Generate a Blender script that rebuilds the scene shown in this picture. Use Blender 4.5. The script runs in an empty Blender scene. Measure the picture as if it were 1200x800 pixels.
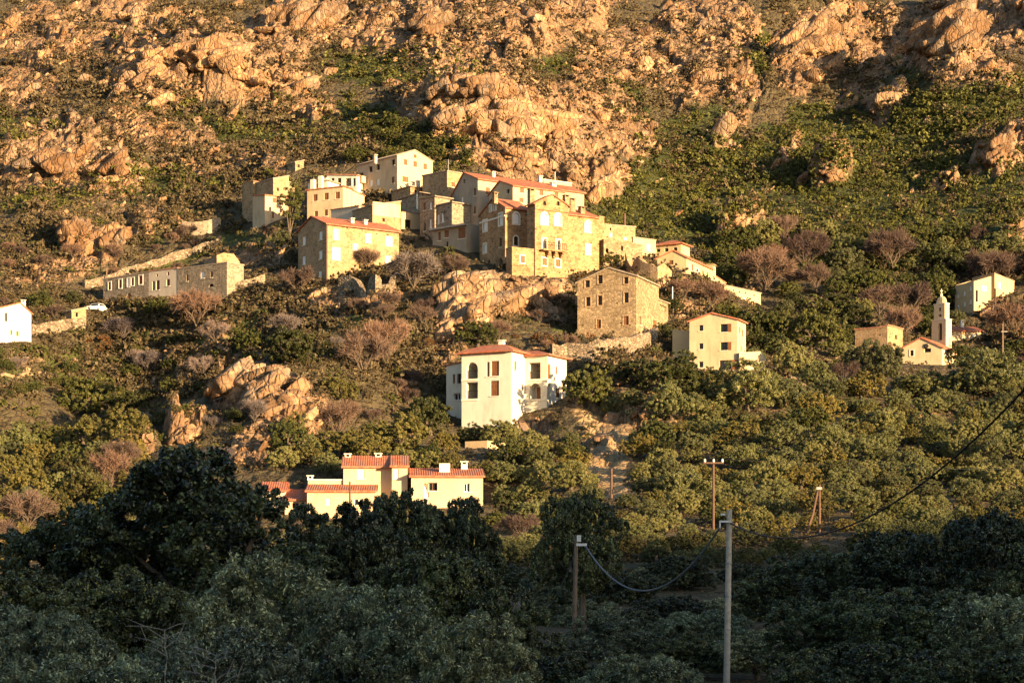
import bpy, bmesh, math, random
import numpy as np
from mathutils import Vector, Matrix
from mathutils.geometry import tessellate_polygon

# ------------------------------------------------------------------ camera, sky, sun, exposure
F, HOR = 2400.0, 690.0                      # focal length and horizon row, in pixels of the 1200 px wide photograph
SC = bpy.context.scene
COL = SC.collection
cam_d = bpy.data.cameras.new('camera')
cam_d.sensor_width = 36.0
cam_d.lens = 36.0 * F / 1200.0
cam_d.shift_y = (HOR - 400.0) / 1200.0
cam_d.clip_start, cam_d.clip_end = 0.5, 6000.0
cam = bpy.data.objects.new('camera', cam_d)
COL.objects.link(cam)
cam.location = (0, 0, 0)
cam.rotation_euler = (math.radians(90), 0, 0)
SC.camera = cam

SUN_EL, SUN_AZ = math.radians(7.6), math.radians(44.0)   # azimuth: to the right of straight behind the camera
SUN = Vector((math.sin(SUN_AZ) * math.cos(SUN_EL), -math.cos(SUN_AZ) * math.cos(SUN_EL), math.sin(SUN_EL)))
world = bpy.data.worlds.new('World')
SC.world = world
world.use_nodes = True
nt = world.node_tree
sky = nt.nodes.new('ShaderNodeTexSky')
sky.sky_type = 'NISHITA'
sky.sun_disc = False
sky.sun_elevation = SUN_EL
sky.sun_rotation = math.pi - SUN_AZ         # rotation 0 is +Y, turning towards +X
sky.air_density, sky.dust_density, sky.ozone_density = 1.0, 1.3, 1.6
bg = nt.nodes['Background']
nt.links.new(sky.outputs[0], bg.inputs['Color'])
bg.inputs['Strength'].default_value = 0.088
sun_d = bpy.data.lights.new('sun', 'SUN')
sun_d.energy = 5.0
sun_d.angle = math.radians(0.5)
sun_d.color = (1.0, 0.67, 0.345)
sun = bpy.data.objects.new('sun', sun_d)
COL.objects.link(sun)
sun.location = SUN * 300
sun.rotation_euler = SUN.to_track_quat('Z', 'Y').to_euler()
SC.view_settings.view_transform = 'Standard'
SC.view_settings.look = 'None'
SC.view_settings.gamma = 1.0
SC.view_settings.use_curve_mapping = False
SC.view_settings.exposure = 1.85
SC.cycles.max_bounces = 5
SC.cycles.diffuse_bounces = 3
SC.cycles.glossy_bounces = 2
SC.cycles.transmission_bounces = 2
SC.cycles.use_denoising = True

RNG = np.random.default_rng(7)
random.seed(7)

# ------------------------------------------------------------------ helpers
def P(px, py, d):
    return Vector(((px - 600) / F * d, d, (HOR - py) / F * d))

def tag(o, label=None, cat=None, group=None, kind=None):
    if label: o['label'] = label
    if cat: o['category'] = cat
    if group: o['group'] = group
    if kind: o['kind'] = kind
    return o

def empty(name, loc, label=None, cat=None, group=None):
    o = bpy.data.objects.new(name, None)
    o.empty_display_size = 0.5
    COL.objects.link(o)
    o.location = loc
    return tag(o, label, cat, group)

class MB:
    """collects faces for one mesh"""
    def __init__(self):
        self.v, self.f = [], []
    def poly(self, pts):
        n = len(self.v)
        self.v += [tuple(p) for p in pts]
        self.f.append(tuple(range(n, n + len(pts))))
    def box(self, c, ax, ay, az, skip=()):
        """c = centre; ax, ay, az = half-extent vectors"""
        c, ax, ay, az = Vector(c), Vector(ax), Vector(ay), Vector(az)
        n = len(self.v)
        for k in range(8):
            self.v.append(tuple(c + ax * (1 if k & 1 else -1) + ay * (1 if k & 2 else -1) + az * (1 if k & 4 else -1)))
        for q in ((0, 2, 3, 1), (4, 5, 7, 6), (0, 1, 5, 4), (2, 6, 7, 3), (0, 4, 6, 2), (1, 3, 7, 5)):
            self.f.append(tuple(n + i for i in q))
    def tube(self, pts, rads, n=8, cap=True):
        pts = [Vector(p) for p in pts]
        base = len(self.v)
        for i, p in enumerate(pts):
            t = (pts[min(i + 1, len(pts) - 1)] - pts[max(i - 1, 0)]).normalized()
            a = t.cross(Vector((0, 0, 1)))
            if a.length < 1e-3: a = t.cross(Vector((1, 0, 0)))
            a.normalize(); b = t.cross(a)
            for k in range(n):
                w = 2 * math.pi * k / n
                self.v.append(tuple(p + (a * math.cos(w) + b * math.sin(w)) * rads[i]))
        for i in range(len(pts) - 1):
            for k in range(n):
                k2 = (k + 1) % n
                self.f.append((base + i * n + k, base + i * n + k2, base + (i + 1) * n + k2, base + (i + 1) * n + k))
        if cap:
            self.f.append(tuple(base + k for k in range(n))[::-1])
            self.f.append(tuple(base + (len(pts) - 1) * n + k for k in range(n)))
    def build(self, name, mat, parent=None, org=None, smooth=False):
        me = bpy.data.meshes.new(name)
        v = self.v
        if org is not None:
            v = [(p[0] - org[0], p[1] - org[1], p[2] - org[2]) for p in v]
        me.from_pydata(v, [], self.f)
        if isinstance(mat, (list, tuple)):
            for m in mat: me.materials.append(m)
        else:
            me.materials.append(mat)
        if smooth:
            me.polygons.foreach_set('use_smooth', [True] * len(me.polygons))
        me.update()
        o = bpy.data.objects.new(name, me)
        COL.objects.link(o)
        if parent is not None: o.parent = parent
        return o

def np_mesh(name, v, f, mat, smooth=False, attrs=None):
    """v (n,3), f (m,k) with k=3 or 4; attrs: name -> (n,) point floats or (n,3) colours"""
    me = bpy.data.meshes.new(name)
    n, m, k = len(v), len(f), f.shape[1]
    me.vertices.add(n)
    me.vertices.foreach_set('co', np.ascontiguousarray(v, dtype=np.float32).ravel())
    me.loops.add(m * k)
    me.loops.foreach_set('vertex_index', np.ascontiguousarray(f, dtype=np.int32).ravel())
    me.polygons.add(m)
    me.polygons.foreach_set('loop_start', np.arange(0, m * k, k, dtype=np.int32))
    me.polygons.foreach_set('loop_total', np.full(m, k, dtype=np.int32))
    if smooth:
        me.polygons.foreach_set('use_smooth', np.ones(m, dtype=bool))
    for an, a in (attrs or {}).items():
        at = me.attributes.new(an, 'FLOAT', 'POINT')
        at.data.foreach_set('value', np.ascontiguousarray(a, dtype=np.float32))
    me.update(calc_edges=True)
    if mat is not None: me.materials.append(mat)
    return me

def link(name, me, parent=None, loc=(0, 0, 0), rz=0.0, sc=None):
    o = bpy.data.objects.new(name, me)
    COL.objects.link(o)
    if parent is not None: o.parent = parent
    o.location = loc
    o.rotation_euler = (0, 0, rz)
    if sc is not None: o.scale = sc if hasattr(sc, '__len__') else (sc, sc, sc)
    return o

# ---- numpy noise
def _hash(ix, iy, seed):
    h = (ix.astype(np.int64) * 374761393 + iy.astype(np.int64) * 668265263 + seed * 1442695041) & 0x7fffffff
    h = ((h ^ (h >> 13)) * 1274126177) & 0x7fffffff
    h = ((h ^ (h >> 16)) * 2246822519) & 0x7fffffff
    return (h & 0xfffff) / float(0xfffff)

def vnoise(x, y, seed=0):
    ix, iy = np.floor(x), np.floor(y)
    fx, fy = x - ix, y - iy
    fx = fx * fx * fx * (fx * (fx * 6 - 15) + 10); fy = fy * fy * fy * (fy * (fy * 6 - 15) + 10)
    ix = ix.astype(np.int64); iy = iy.astype(np.int64)
    a, b = _hash(ix, iy, seed), _hash(ix + 1, iy, seed)
    c, d = _hash(ix, iy + 1, seed), _hash(ix + 1, iy + 1, seed)
    return (a + (b - a) * fx) * (1 - fy) + (c + (d - c) * fx) * fy

def fbm(x, y, oct=4, seed=0):
    s, a, t = 0.0, 0.5, 0.0
    for i in range(oct):
        s = s + a * vnoise(x, y, seed + i * 17); t += a
        x, y, a = x * 2.03 + 11.3, y * 2.03 + 5.7, a * 0.5
    return s / t

def cells(x, y, seed=0):
    """Worley cells: returns (id hash, dx, dy to the cell's point, F1, F2)"""
    ix, iy = np.floor(x).astype(np.int64), np.floor(y).astype(np.int64)
    f1 = np.full(x.shape, 9.0); f2 = np.full(x.shape, 9.0)
    cid = np.zeros(x.shape); ddx = np.zeros(x.shape); ddy = np.zeros(x.shape)
    for ox in (-1, 0, 1):
        for oy in (-1, 0, 1):
            jx, jy = ix + ox, iy + oy
            qx = jx + _hash(jx, jy, seed + 1); qy = jy + _hash(jx, jy, seed + 2)
            d = np.hypot(x - qx, y - qy)
            near = d < f1
            f2 = np.where(near, f1, np.minimum(f2, d))
            cid = np.where(near, _hash(jx, jy, seed + 3), cid)
            ddx = np.where(near, x - qx, ddx); ddy = np.where(near, y - qy, ddy)
            f1 = np.where(near, d, f1)
    return cid, ddx, ddy, f1, f2

# ------------------------------------------------------------------ materials
def new_mat(name):
    m = bpy.data.materials.new(name)
    m.use_nodes = True
    t = m.node_tree
    b = t.nodes['Principled BSDF']
    b.inputs['Specular IOR Level'].default_value = 0.25
    return m, t, b

def N(t, kind, **kw):
    n = t.nodes.new(kind)
    for k, v in kw.items():
        if hasattr(n, k): setattr(n, k, v)
        else: n.inputs[k.replace('_', ' ')].default_value = v
    return n

def ramp(t, fac, stops, interp='LINEAR'):
    r = t.nodes.new('ShaderNodeValToRGB')
    r.color_ramp.interpolation = interp
    els = r.color_ramp.elements
    while len(els) < len(stops): els.new(0.5)
    for e, (p, c) in zip(els, stops):
        e.position = p; e.color = (*c, 1)
    t.links.new(fac, r.inputs[0])
    return r.outputs[0]

def mix(t, fac, a, b, blend='MIX'):
    m = t.nodes.new('ShaderNodeMix')
    m.data_type = 'RGBA'; m.blend_type = blend
    for s, v in ((0, fac), (6, a), (7, b)):
        if isinstance(v, (int, float)): m.inputs[s].default_value = v
        elif isinstance(v, tuple): m.inputs[s].default_value = (*v, 1)
        else: t.links.new(v, m.inputs[s])
    return m.outputs[2]

def obj_coord(t, scale=(1, 1, 1)):
    c = t.nodes.new('ShaderNodeTexCoord')
    mp = t.nodes.new('ShaderNodeMapping')
    mp.inputs['Scale'].default_value = scale
    t.links.new(c.outputs['Object'], mp.inputs[0])
    return mp.outputs[0]

def noise(t, vec, scale, detail=5, rough=0.6):
    n = t.nodes.new('ShaderNodeTexNoise')
    n.inputs['Scale'].default_value = scale
    n.inputs['Detail'].default_value = detail
    n.inputs['Roughness'].default_value = rough
    t.links.new(vec, n.inputs['Vector'])
    return n.outputs['Fac']

def bump(t, b, h, strength=0.5, dist=0.05):
    n = t.nodes.new('ShaderNodeBump')
    n.inputs['Strength'].default_value = strength
    n.inputs['Distance'].default_value = dist
    t.links.new(h, n.inputs['Height'])
    t.links.new(n.outputs[0], b.inputs['Normal'])

def plaster(name, c1, c2, stain=0.35, rough=0.9):
    m, t, b = new_mat(name)
    v = obj_coord(t)
    vs = obj_coord(t, (1, 1, 0.22))
    n1 = noise(t, v, 0.35, 6, 0.65)
    n2 = noise(t, vs, 1.3, 6, 0.7)
    c = ramp(t, n1, [(0.3, c1), (0.72, c2)])
    st = ramp(t, n2, [(0.5, (1, 1, 1)), (0.8, (1 - stain, 1 - stain * 1.05, 1 - stain * 1.15))])
    c = mix(t, 1.0, c, st, 'MULTIPLY')
    t.links.new(c, b.inputs['Base Color'])
    b.inputs['Roughness'].default_value = rough
    bump(t, b, noise(t, v, 3.0, 4, 0.7), 0.25, 0.05)
    return m

def stone_wall(name, c1, c2, c3, scale=2.6, mortar=(0.33, 0.27, 0.2), patch=None, bumpd=0.09):
    m, t, b = new_mat(name)
    v = obj_coord(t, (1, 1, 1.55))
    nz = t.nodes.new('ShaderNodeTexNoise'); nz.inputs['Scale'].default_value = 2.0
    t.links.new(v, nz.inputs['Vector'])
    dv = t.nodes.new('ShaderNodeVectorMath'); dv.operation = 'MULTIPLY_ADD'
    t.links.new(nz.outputs['Color'], dv.inputs[0]); dv.inputs[1].default_value = (0.3, 0.3, 0.3)
    t.links.new(v, dv.inputs[2])
    vo = t.nodes.new('ShaderNodeTexVoronoi'); vo.feature = 'F1'
    vo.inputs['Scale'].default_value = scale
    t.links.new(dv.outputs[0], vo.inputs['Vector'])
    sep = t.nodes.new('ShaderNodeSeparateColor')
    t.links.new(vo.outputs['Color'], sep.inputs[0])
    c = ramp(t, sep.outputs[0], [(0.0, c1), (0.5, c2), (1.0, c3)])
    ve = t.nodes.new('ShaderNodeTexVoronoi'); ve.feature = 'DISTANCE_TO_EDGE'
    ve.inputs['Scale'].default_value = scale
    t.links.new(dv.outputs[0], ve.inputs['Vector'])
    e = ramp(t, ve.outputs['Distance'], [(0.02, (0, 0, 0)), (0.09, (1, 1, 1))])
    c = mix(t, e, mortar, c)
    n1 = noise(t, obj_coord(t), 0.3, 6, 0.65)
    c = mix(t, 1.0, c, ramp(t, n1, [(0.3, (0.72, 0.7, 0.66)), (0.7, (1.1, 1.06, 1.0))]), 'MULTIPLY')
    if patch:
        n2 = noise(t, obj_coord(t), 0.45, 5, 0.7)
        c = mix(t, ramp(t, n2, [(0.46, (0, 0, 0)), (0.6, (0.55, 0.55, 0.55))]), c, patch)
    vh = t.nodes.new('ShaderNodeTexVoronoi'); vh.inputs['Scale'].default_value = 0.75; vh.inputs['Randomness'].default_value = 0.75
    t.links.new(v, vh.inputs['Vector'])
    c = mix(t, ramp(t, vh.outputs['Distance'], [(0.1, (0.85, 0.85, 0.85)), (0.15, (0, 0, 0))]), c, (0.03, 0.022, 0.015))
    t.links.new(c, b.inputs['Base Color'])
    b.inputs['Roughness'].default_value = 0.95
    bump(t, b, ve.outputs['Distance'], 0.7, bumpd)
    return m

def flat_mat(name, c, rough=0.7, var=0.25, scale=2.0, spec=0.25, metal=0.0):
    m, t, b = new_mat(name)
    n = noise(t, obj_coord(t), scale, 5, 0.65)
    lo = tuple(x * (1 - var) for x in c); hi = tuple(min(1, x * (1 + var)) for x in c)
    t.links.new(ramp(t, n, [(0.3, lo), (0.7, hi)]), b.inputs['Base Color'])
    b.inputs['Roughness'].default_value = rough
    b.inputs['Specular IOR Level'].default_value = spec
    b.inputs['Metallic'].default_value = metal
    return m

def tile_mat(name, c1, c2, c3):
    m, t, b = new_mat(name)
    v = obj_coord(t)
    vo = t.nodes.new('ShaderNodeTexVoronoi'); vo.inputs['Scale'].default_value = 3.0
    t.links.new(v, vo.inputs['Vector'])
    sep = t.nodes.new('ShaderNodeSeparateColor'); t.links.new(vo.outputs['Color'], sep.inputs[0])
    c = ramp(t, sep.outputs[0], [(0, c1), (0.55, c2), (1, c3)])
    n = noise(t, v, 0.6, 5, 0.7)
    c = mix(t, ramp(t, n, [(0.4, (0, 0, 0)), (0.68, (0.75, 0.75, 0.75))]), c, (0.24, 0.16, 0.11))
    t.links.new(c, b.inputs['Base Color'])
    b.inputs['Roughness'].default_value = 0.85
    return m

def leaf_mat(name, lo, hi, rough=0.5, spec=0.3, trans=0.12, objvar=0.45):
    """leaf colour varies with the leaf's own 'tint' attribute and from plant to plant"""
    m, t, b = new_mat(name)
    at = t.nodes.new('ShaderNodeAttribute'); at.attribute_name = 'tint'
    oi = t.nodes.new('ShaderNodeObjectInfo')
    c = ramp(t, at.outputs['Fac'], [(0.0, lo), (1.0, hi)])
    h = ramp(t, oi.outputs['Random'], [(0.0, (1 - objvar, 1 - objvar, 1 - objvar * 0.8)), (0.5, (1, 1, 1)), (1.0, (1 + objvar * 0.7, 1 + objvar * 0.4, 1 + objvar * 0.2))])
    c = mix(t, 1.0, c, h, 'MULTIPLY')
    t.links.new(c, b.inputs['Base Color'])
    b.inputs['Roughness'].default_value = rough
    b.inputs['Specular IOR Level'].default_value = spec
    if trans:
        tr = t.nodes.new('ShaderNodeBsdfTranslucent')
        t.links.new(c, tr.inputs['Color'])
        mx = t.nodes.new('ShaderNodeMixShader'); mx.inputs[0].default_value = trans
        t.links.new(b.outputs[0], mx.inputs[1]); t.links.new(tr.outputs[0], mx.inputs[2])
        t.links.new(mx.outputs[0], t.nodes['Material Output'].inputs['Surface'])
    return m

def rock_joints(t, pos, b, c):
    """darkened joints and cracks of the granite, and their relief"""
    mp = t.nodes.new('ShaderNodeMapping'); mp.inputs['Rotation'].default_value = (0.25, -0.6, 0.3); mp.inputs['Scale'].default_value = (1.0, 0.8, 0.55)
    t.links.new(pos, mp.inputs[0])
    nz = t.nodes.new('ShaderNodeTexNoise'); nz.inputs['Scale'].default_value = 0.5; nz.inputs['Detail'].default_value = 4
    t.links.new(mp.outputs[0], nz.inputs['Vector'])
    dv = t.nodes.new('ShaderNodeVectorMath'); dv.operation = 'MULTIPLY_ADD'
    t.links.new(nz.outputs['Color'], dv.inputs[0]); dv.inputs[1].default_value = (1.6, 1.6, 1.6); t.links.new(mp.outputs[0], dv.inputs[2])
    hs = []
    for sc, w, k in ((0.34, 0.06, 0.4), (1.0, 0.07, 0.3)):
        ve = t.nodes.new('ShaderNodeTexVoronoi'); ve.feature = 'DISTANCE_TO_EDGE'; ve.inputs['Scale'].default_value = sc
        t.links.new(dv.outputs[0], ve.inputs['Vector'])
        vf = t.nodes.new('ShaderNodeTexVoronoi'); vf.inputs['Scale'].default_value = sc
        t.links.new(dv.outputs[0], vf.inputs['Vector'])
        sp = t.nodes.new('ShaderNodeSeparateColor'); t.links.new(vf.outputs['Color'], sp.inputs[0])
        c = mix(t, 0.8, c, mix(t, 1.0, c, ramp(t, sp.outputs[0], [(0.0, (0.62, 0.6, 0.58)), (1.0, (1.22, 1.18, 1.12))]), 'MULTIPLY'))
        nb = noise(t, pos, sc * 1.7, 4, 0.65)
        ml = t.nodes.new('ShaderNodeMath'); ml.operation = 'MULTIPLY'
        t.links.new(ramp(t, ve.outputs['Distance'], [(0.0, (k, k, k)), (w, (0, 0, 0))]), ml.inputs[0]); t.links.new(ramp(t, nb, [(0.4, (0.15, 0.15, 0.15)), (0.6, (1, 1, 1))]), ml.inputs[1])
        c = mix(t, ml.outputs[0], c, (0.05, 0.038, 0.027))
        mr = t.nodes.new('ShaderNodeMapRange'); mr.inputs[2].default_value = 0.16
        t.links.new(ve.outputs['Distance'], mr.inputs[0]); hs.append(mr.outputs[0])
    return c, hs
M = {}
M['cream'] = plaster('cream_plaster', (0.490, 0.370, 0.233), (0.617, 0.475, 0.310), 0.38)
M['white'] = plaster('white_plaster', (0.6, 0.555, 0.46), (0.7, 0.655, 0.55), 0.3)
M['pale'] = plaster('pale_yellow_plaster', (0.468, 0.348, 0.196), (0.558, 0.425, 0.255), 0.35)
M['pink'] = plaster('dusty_render', (0.5, 0.42, 0.33), (0.6, 0.51, 0.4), 0.3)
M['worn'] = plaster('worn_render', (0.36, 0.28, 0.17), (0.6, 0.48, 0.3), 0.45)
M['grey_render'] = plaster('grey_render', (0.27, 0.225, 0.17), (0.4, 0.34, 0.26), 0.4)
M['church'] = plaster('church_plaster', (0.580, 0.466, 0.281), (0.680, 0.553, 0.349), 0.25)
M['palace'] = stone_wall('palace_masonry', (0.164, 0.100, 0.052), (0.320, 0.201, 0.107), (0.426, 0.281, 0.155), 2.4, (0.328, 0.215, 0.119), (0.410, 0.274, 0.153))
M['stone'] = stone_wall('rubble_stone', (0.19, 0.14, 0.088), (0.31, 0.235, 0.147), (0.42, 0.33, 0.212), 2.5, (0.22, 0.165, 0.105))
M['stone_pale'] = stone_wall('pale_rubble_stone', (0.232, 0.160, 0.092), (0.353, 0.248, 0.146), (0.447, 0.324, 0.198), 2.5, (0.344, 0.240, 0.144), (0.447, 0.320, 0.192))
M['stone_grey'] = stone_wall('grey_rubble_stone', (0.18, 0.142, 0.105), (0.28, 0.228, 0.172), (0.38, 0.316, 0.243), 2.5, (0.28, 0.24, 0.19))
M['dry'] = stone_wall('dry_stone', (0.15, 0.12, 0.088), (0.25, 0.2, 0.148), (0.37, 0.305, 0.225), 1.9, (0.05, 0.042, 0.032), None, 0.22)
M['trim'] = plaster('trim_plaster', (0.7, 0.64, 0.52), (0.78, 0.72, 0.6), 0.15)
M['tile'] = tile_mat('roof_tile', (0.32, 0.085, 0.045), (0.42, 0.125, 0.062), (0.48, 0.19, 0.1))
M['tile_old'] = tile_mat('old_roof_tile', (0.3, 0.12, 0.07), (0.42, 0.17, 0.1), (0.5, 0.27, 0.17))
M['lauze'] = flat_mat('stone_slab_roof', (0.3, 0.24, 0.18), 0.9, 0.35, 2.0)
M['shutter'] = flat_mat('brown_shutter_wood', (0.2, 0.085, 0.035), 0.6, 0.25, 3)
M['shutter_red'] = flat_mat('dark_red_shutter_wood', (0.17, 0.03, 0.025), 0.6, 0.25, 3)
M['shutter_white'] = flat_mat('white_shutter_paint', (0.8, 0.79, 0.76), 0.5, 0.04, 3)
M['wood'] = flat_mat('window_wood', (0.11, 0.06, 0.035), 0.6, 0.25, 3)
M['white_frame'] = flat_mat('white_frame_paint', (0.72, 0.7, 0.66), 0.5, 0.05, 3)
M['glass'] = flat_mat('window_glass', (0.012, 0.013, 0.016), 0.08, 0.1, 1, 0.5)
M['dark'] = flat_mat('dark_interior', (0.02, 0.017, 0.014), 0.9, 0.2, 1)
M['concrete'] = flat_mat('concrete', (0.34, 0.31, 0.27), 0.9, 0.2, 1.2)
M['metal'] = flat_mat('dull_metal', (0.3, 0.3, 0.3), 0.45, 0.15, 3, 0.5, 0.6)
M['pole'] = flat_mat('pole_wood', (0.17, 0.12, 0.085), 0.85, 0.35, 6)
M['pole_pale'] = flat_mat('weathered_pole', (0.42, 0.36, 0.29), 0.85, 0.25, 5)
M['pole_red'] = flat_mat('treated_pole_wood', (0.11, 0.066, 0.048), 0.85, 0.3, 5)
M['cable_black'] = flat_mat('black_cable', (0.012, 0.012, 0.013), 0.5, 0.2, 8)
M['cable_grey'] = flat_mat('grey_cable', (0.17, 0.18, 0.2), 0.5, 0.2, 8)
M['ceramic'] = flat_mat('insulator_ceramic', (0.6, 0.6, 0.58), 0.3, 0.05, 4, 0.5)
M['bark'] = flat_mat('bark', (0.1, 0.08, 0.06), 0.95, 0.4, 6)
M['deadwood'] = flat_mat('dead_wood', (0.22, 0.2, 0.18), 0.95, 0.2, 6)
# ------------------------------------------------------------------ buildings: geometry helper
class Face:
    def __init__(s, o, d, n, L):
        s.o, s.d, s.n, s.L = Vector(o), Vector(d), Vector(n), L
        s.holes = []
        s.top = []
    def uz(s, px, py):
        r = Vector(((px - 600) / F, 1, (HOR - py) / F))
        p = r * (s.n.dot(s.o) / s.n.dot(r))
        return (p - s.o).dot(s.d), p.z
    def pt(s, u, z, dep=0.0):
        p = s.o + s.d * u - s.n * dep
        return Vector((p.x, p.y, z))

def rail_poly(u0, u1, z0, z1, arch):
    if not arch:
        return [(u0, z0), (u1, z0), (u1, z1), (u0, z1)]
    r = abs(u1 - u0) / 2; zc = max(z0 + 0.05, z1 - r); ry = z1 - zc; uc = (u0 + u1) / 2
    pts = [(u0, z0), (u1, z0)]
    for k in range(9):
        a = math.pi * k / 8
        pts.append((uc + r * math.cos(a) * (1 if u1 > u0 else -1), zc + ry * math.sin(a)))
    return pts

HOUSES, GROUND_PTS, FOOT = [], [], []

class House:
    def __init__(s, name, label, cat, c, D, base, group=None):
        s.org = P(c, base, D)
        s.root = empty(name, s.org, label, cat, group)
        s.blocks, s.todo = [], []
        HOUSES.append(s)
    def block(s, c, D, th, l=None, r=None, LA=None, LB=None, base=(0, 0, 0), prof=None, mat='cream', roof='tile',
              ov=0.35, found=4.0, ground=True, cap=None, C=None, z_base=None):
        b = type('B', (), {})()
        th = math.radians(th)
        dA = Vector((math.cos(th), math.sin(th), 0)); dB = Vector((-math.sin(th), math.cos(th), 0))
        if C is None:
            xc, yc = (c - 600) / F * D, D
        else:
            xc, yc = C[0], C[1]
            D = yc
        if LA is None:
            k = (r - 600) / F
            LA = (k * yc - xc) / (dA.x - k * dA.y)
        if LB is None:
            k = (l - 600) / F
            LB = (k * yc - xc) / (dB.x - k * dB.y)
        if not (0 < LA < 60 and 0 < LB < 60): print('BAD HOUSE', s.root.name, LA, LB)
        o = Vector((xc, yc, 0))
        b.o, b.dA, b.dB, b.LA, b.LB, b.mat = o, dA, dB, LA, LB, mat
        b.A = Face(o, dA, -dB, LA); b.B = Face(o, dB, -dA, LB)
        zc = (HOR - base[1]) / F * yc
        pa, pb = o + dA * LA, o + dB * LB
        if ground:
            GROUND_PTS.append((o.x, o.y, zc))
            if base[2]: GROUND_PTS.append((pa.x, pa.y, (HOR - base[2]) / F * pa.y))
            if base[0]: GROUND_PTS.append((pb.x, pb.y, (HOR - base[0]) / F * pb.y))
        FOOT.append((o.x, o.y, dA.x, dA.y, dB.x, dB.y, LA, LB))
        b.zb = zc - found if z_base is None else z_base
        kind, pts = prof
        if kind == 'flat':
            z = b.A.uz(c, pts)[1] if C is None else pts
            b.pa = [(0, z), (LA, z)]; b.axis = 'A'; b.flat = True
        elif kind == 'z':            # metres along axis A
            b.pa = pts; b.axis = 'A'; b.flat = False
        else:
            fc = b.A if kind == 'A' else b.B
            q = [fc.uz(px, py) for px, py in pts]
            L = fc.L
            q[0] = (0.0, q[0][1]); q[-1] = (L, q[-1][1])
            q = sorted(q)
            b.pa = q; b.axis = kind; b.flat = False
        b.roof, b.ov, b.cap = roof, ov, cap
        s.blocks.append(b)
        return b
    def h_at(s, b, x):
        p = b.pa
        for (s0, z0), (s1, z1) in zip(p, p[1:]):
            if x <= s1 + 1e-6: return z0 + (z1 - z0) * (x - s0) / max(1e-6, s1 - s0)
        return p[-1][1]
    def win(s, b, side, px, py, w, h, kind='glass', arch=False, sur=None, rev=0.3, opened='both', label=None, name='window'):
        f = b.A if side == 'A' else b.B
        u0 = f.uz(px - w / 2, py)[0]; u1 = f.uz(px + w / 2, py)[0]
        if u0 > u1: u0, u1 = u1, u0
        z0 = f.uz(px, py + h / 2)[1]; z1 = f.uz(px, py - h / 2)[1]
        if u0 < 0.08 or u1 > f.L - 0.08 or u1 - u0 < 0.2:
            m = (u1 - u0)
            if u0 < 0.08: u0, u1 = 0.12, 0.12 + m
            if u1 > f.L - 0.08: u0, u1 = max(0.1, f.L - 0.12 - m), f.L - 0.12
        if u1 - u0 < 0.25 or u1 > f.L: print('WIN?', s.root.name, side, px, py, u0, u1, f.L); return
        ax_u = (b.axis == 'A') == (side == 'A')
        lim = (min(s.h_at(b, u0), s.h_at(b, u1)) if ax_u else b.pa[0][1]) - 0.15
        if z1 > lim: z0 -= z1 - lim; z1 = lim
        poly = rail_poly(u0, u1, z0, z1, arch)
        f.holes.append((poly, rev))
        s.todo.append((f, u0, u1, z0, z1, poly, kind, arch, sur, rev, opened, label, name))
    def part(s, mb, name, mat, parent=None, label=None):
        o = mb.build(name, mat, None, s.org)
        o.parent = parent or s.root
        if label: o['label'] = label
        return o
    def finish(s):
        for b in s.blocks:
            mb = MB()
            def wall(f, top, holes):
                outer = [(0, b.zb), (f.L, b.zb)] + list(reversed(top))
                polys = [[Vector((u, z, 0)) for u, z in outer]] + [[Vector((u, z, 0)) for u, z in h[0]] for h in holes]
                flat = [p for q in polys for p in q]
                n = len(mb.v)
                mb.v += [tuple(f.pt(p.x, p.y)) for p in flat]
                for t in tessellate_polygon(polys):
                    a, bb, c = (flat[i] for i in t)
                    if abs((bb - a).cross(c - a).z) > 1e-7:
                        mb.f.append(tuple(n + i for i in t))
                for pl, rv in holes:
                    for (ua, za), (ub, zb_) in zip(pl, pl[1:] + pl[:1]):
                        mb.poly([f.pt(ua, za), f.pt(ub, zb_), f.pt(ub, zb_, rv), f.pt(ua, za, rv)])
            pr = b.pa
            if b.axis == 'A':
                tA = pr; tB = [(0, pr[0][1]), (b.LB, pr[0][1])]; tD = [(0, pr[-1][1]), (b.LB, pr[-1][1])]; tC = pr
            else:
                tB = pr; tA = [(0, pr[0][1]), (b.LA, pr[0][1])]; tC = [(0, pr[-1][1]), (b.LA, pr[-1][1])]; tD = pr
            wall(b.A, tA, b.A.holes); wall(b.B, tB, b.B.holes)
            fc = Face(b.o + b.dB * b.LB, b.dA, b.dB, b.LA); fd = Face(b.o + b.dA * b.LA, b.dB, b.dA, b.LB)
            wall(fc, tC, []); wall(fd, tD, [])
            b.wall = s.part(mb, 'wall', M[b.mat])
            # roof
            e, w, Lw = (b.dA, b.dB, b.LB) if b.axis == 'A' else (b.dB, b.dA, b.LA)
            mb = MB()
            if b.flat:
                z = pr[0][1]
                ctr = b.o + b.dA * b.LA / 2 + b.dB * b.LB / 2
                if b.cap:
                    for (p, d, L, nn) in ((b.o, b.dA, b.LA, b.dB), (b.o, b.dB, b.LB, b.dA), (b.o + b.dB * b.LB, b.dA, b.LA, -b.dB), (b.o + b.dA * b.LA, b.dB, b.LB, -b.dA)):
                        q = p + d * L / 2 + nn * 0.1
                        # butt the four coping strips end to end: the two running along B stop short of those along A
                        half = L / 2 + 0.06 if d is b.dA else L / 2 - 0.261
                        mb.box((q.x, q.y, z + 0.06), d * half, nn * 0.16, (0, 0, 0.055))
                mb.box((ctr.x, ctr.y, z - 0.35), b.dA * (b.LA / 2 - 0.01), b.dB * (b.LB / 2 - 0.01), (0, 0, 0.1))
                s.part(mb, 'roof', M[b.cap or 'concrete'])
            elif b.roof:
                t = 0.16
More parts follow.
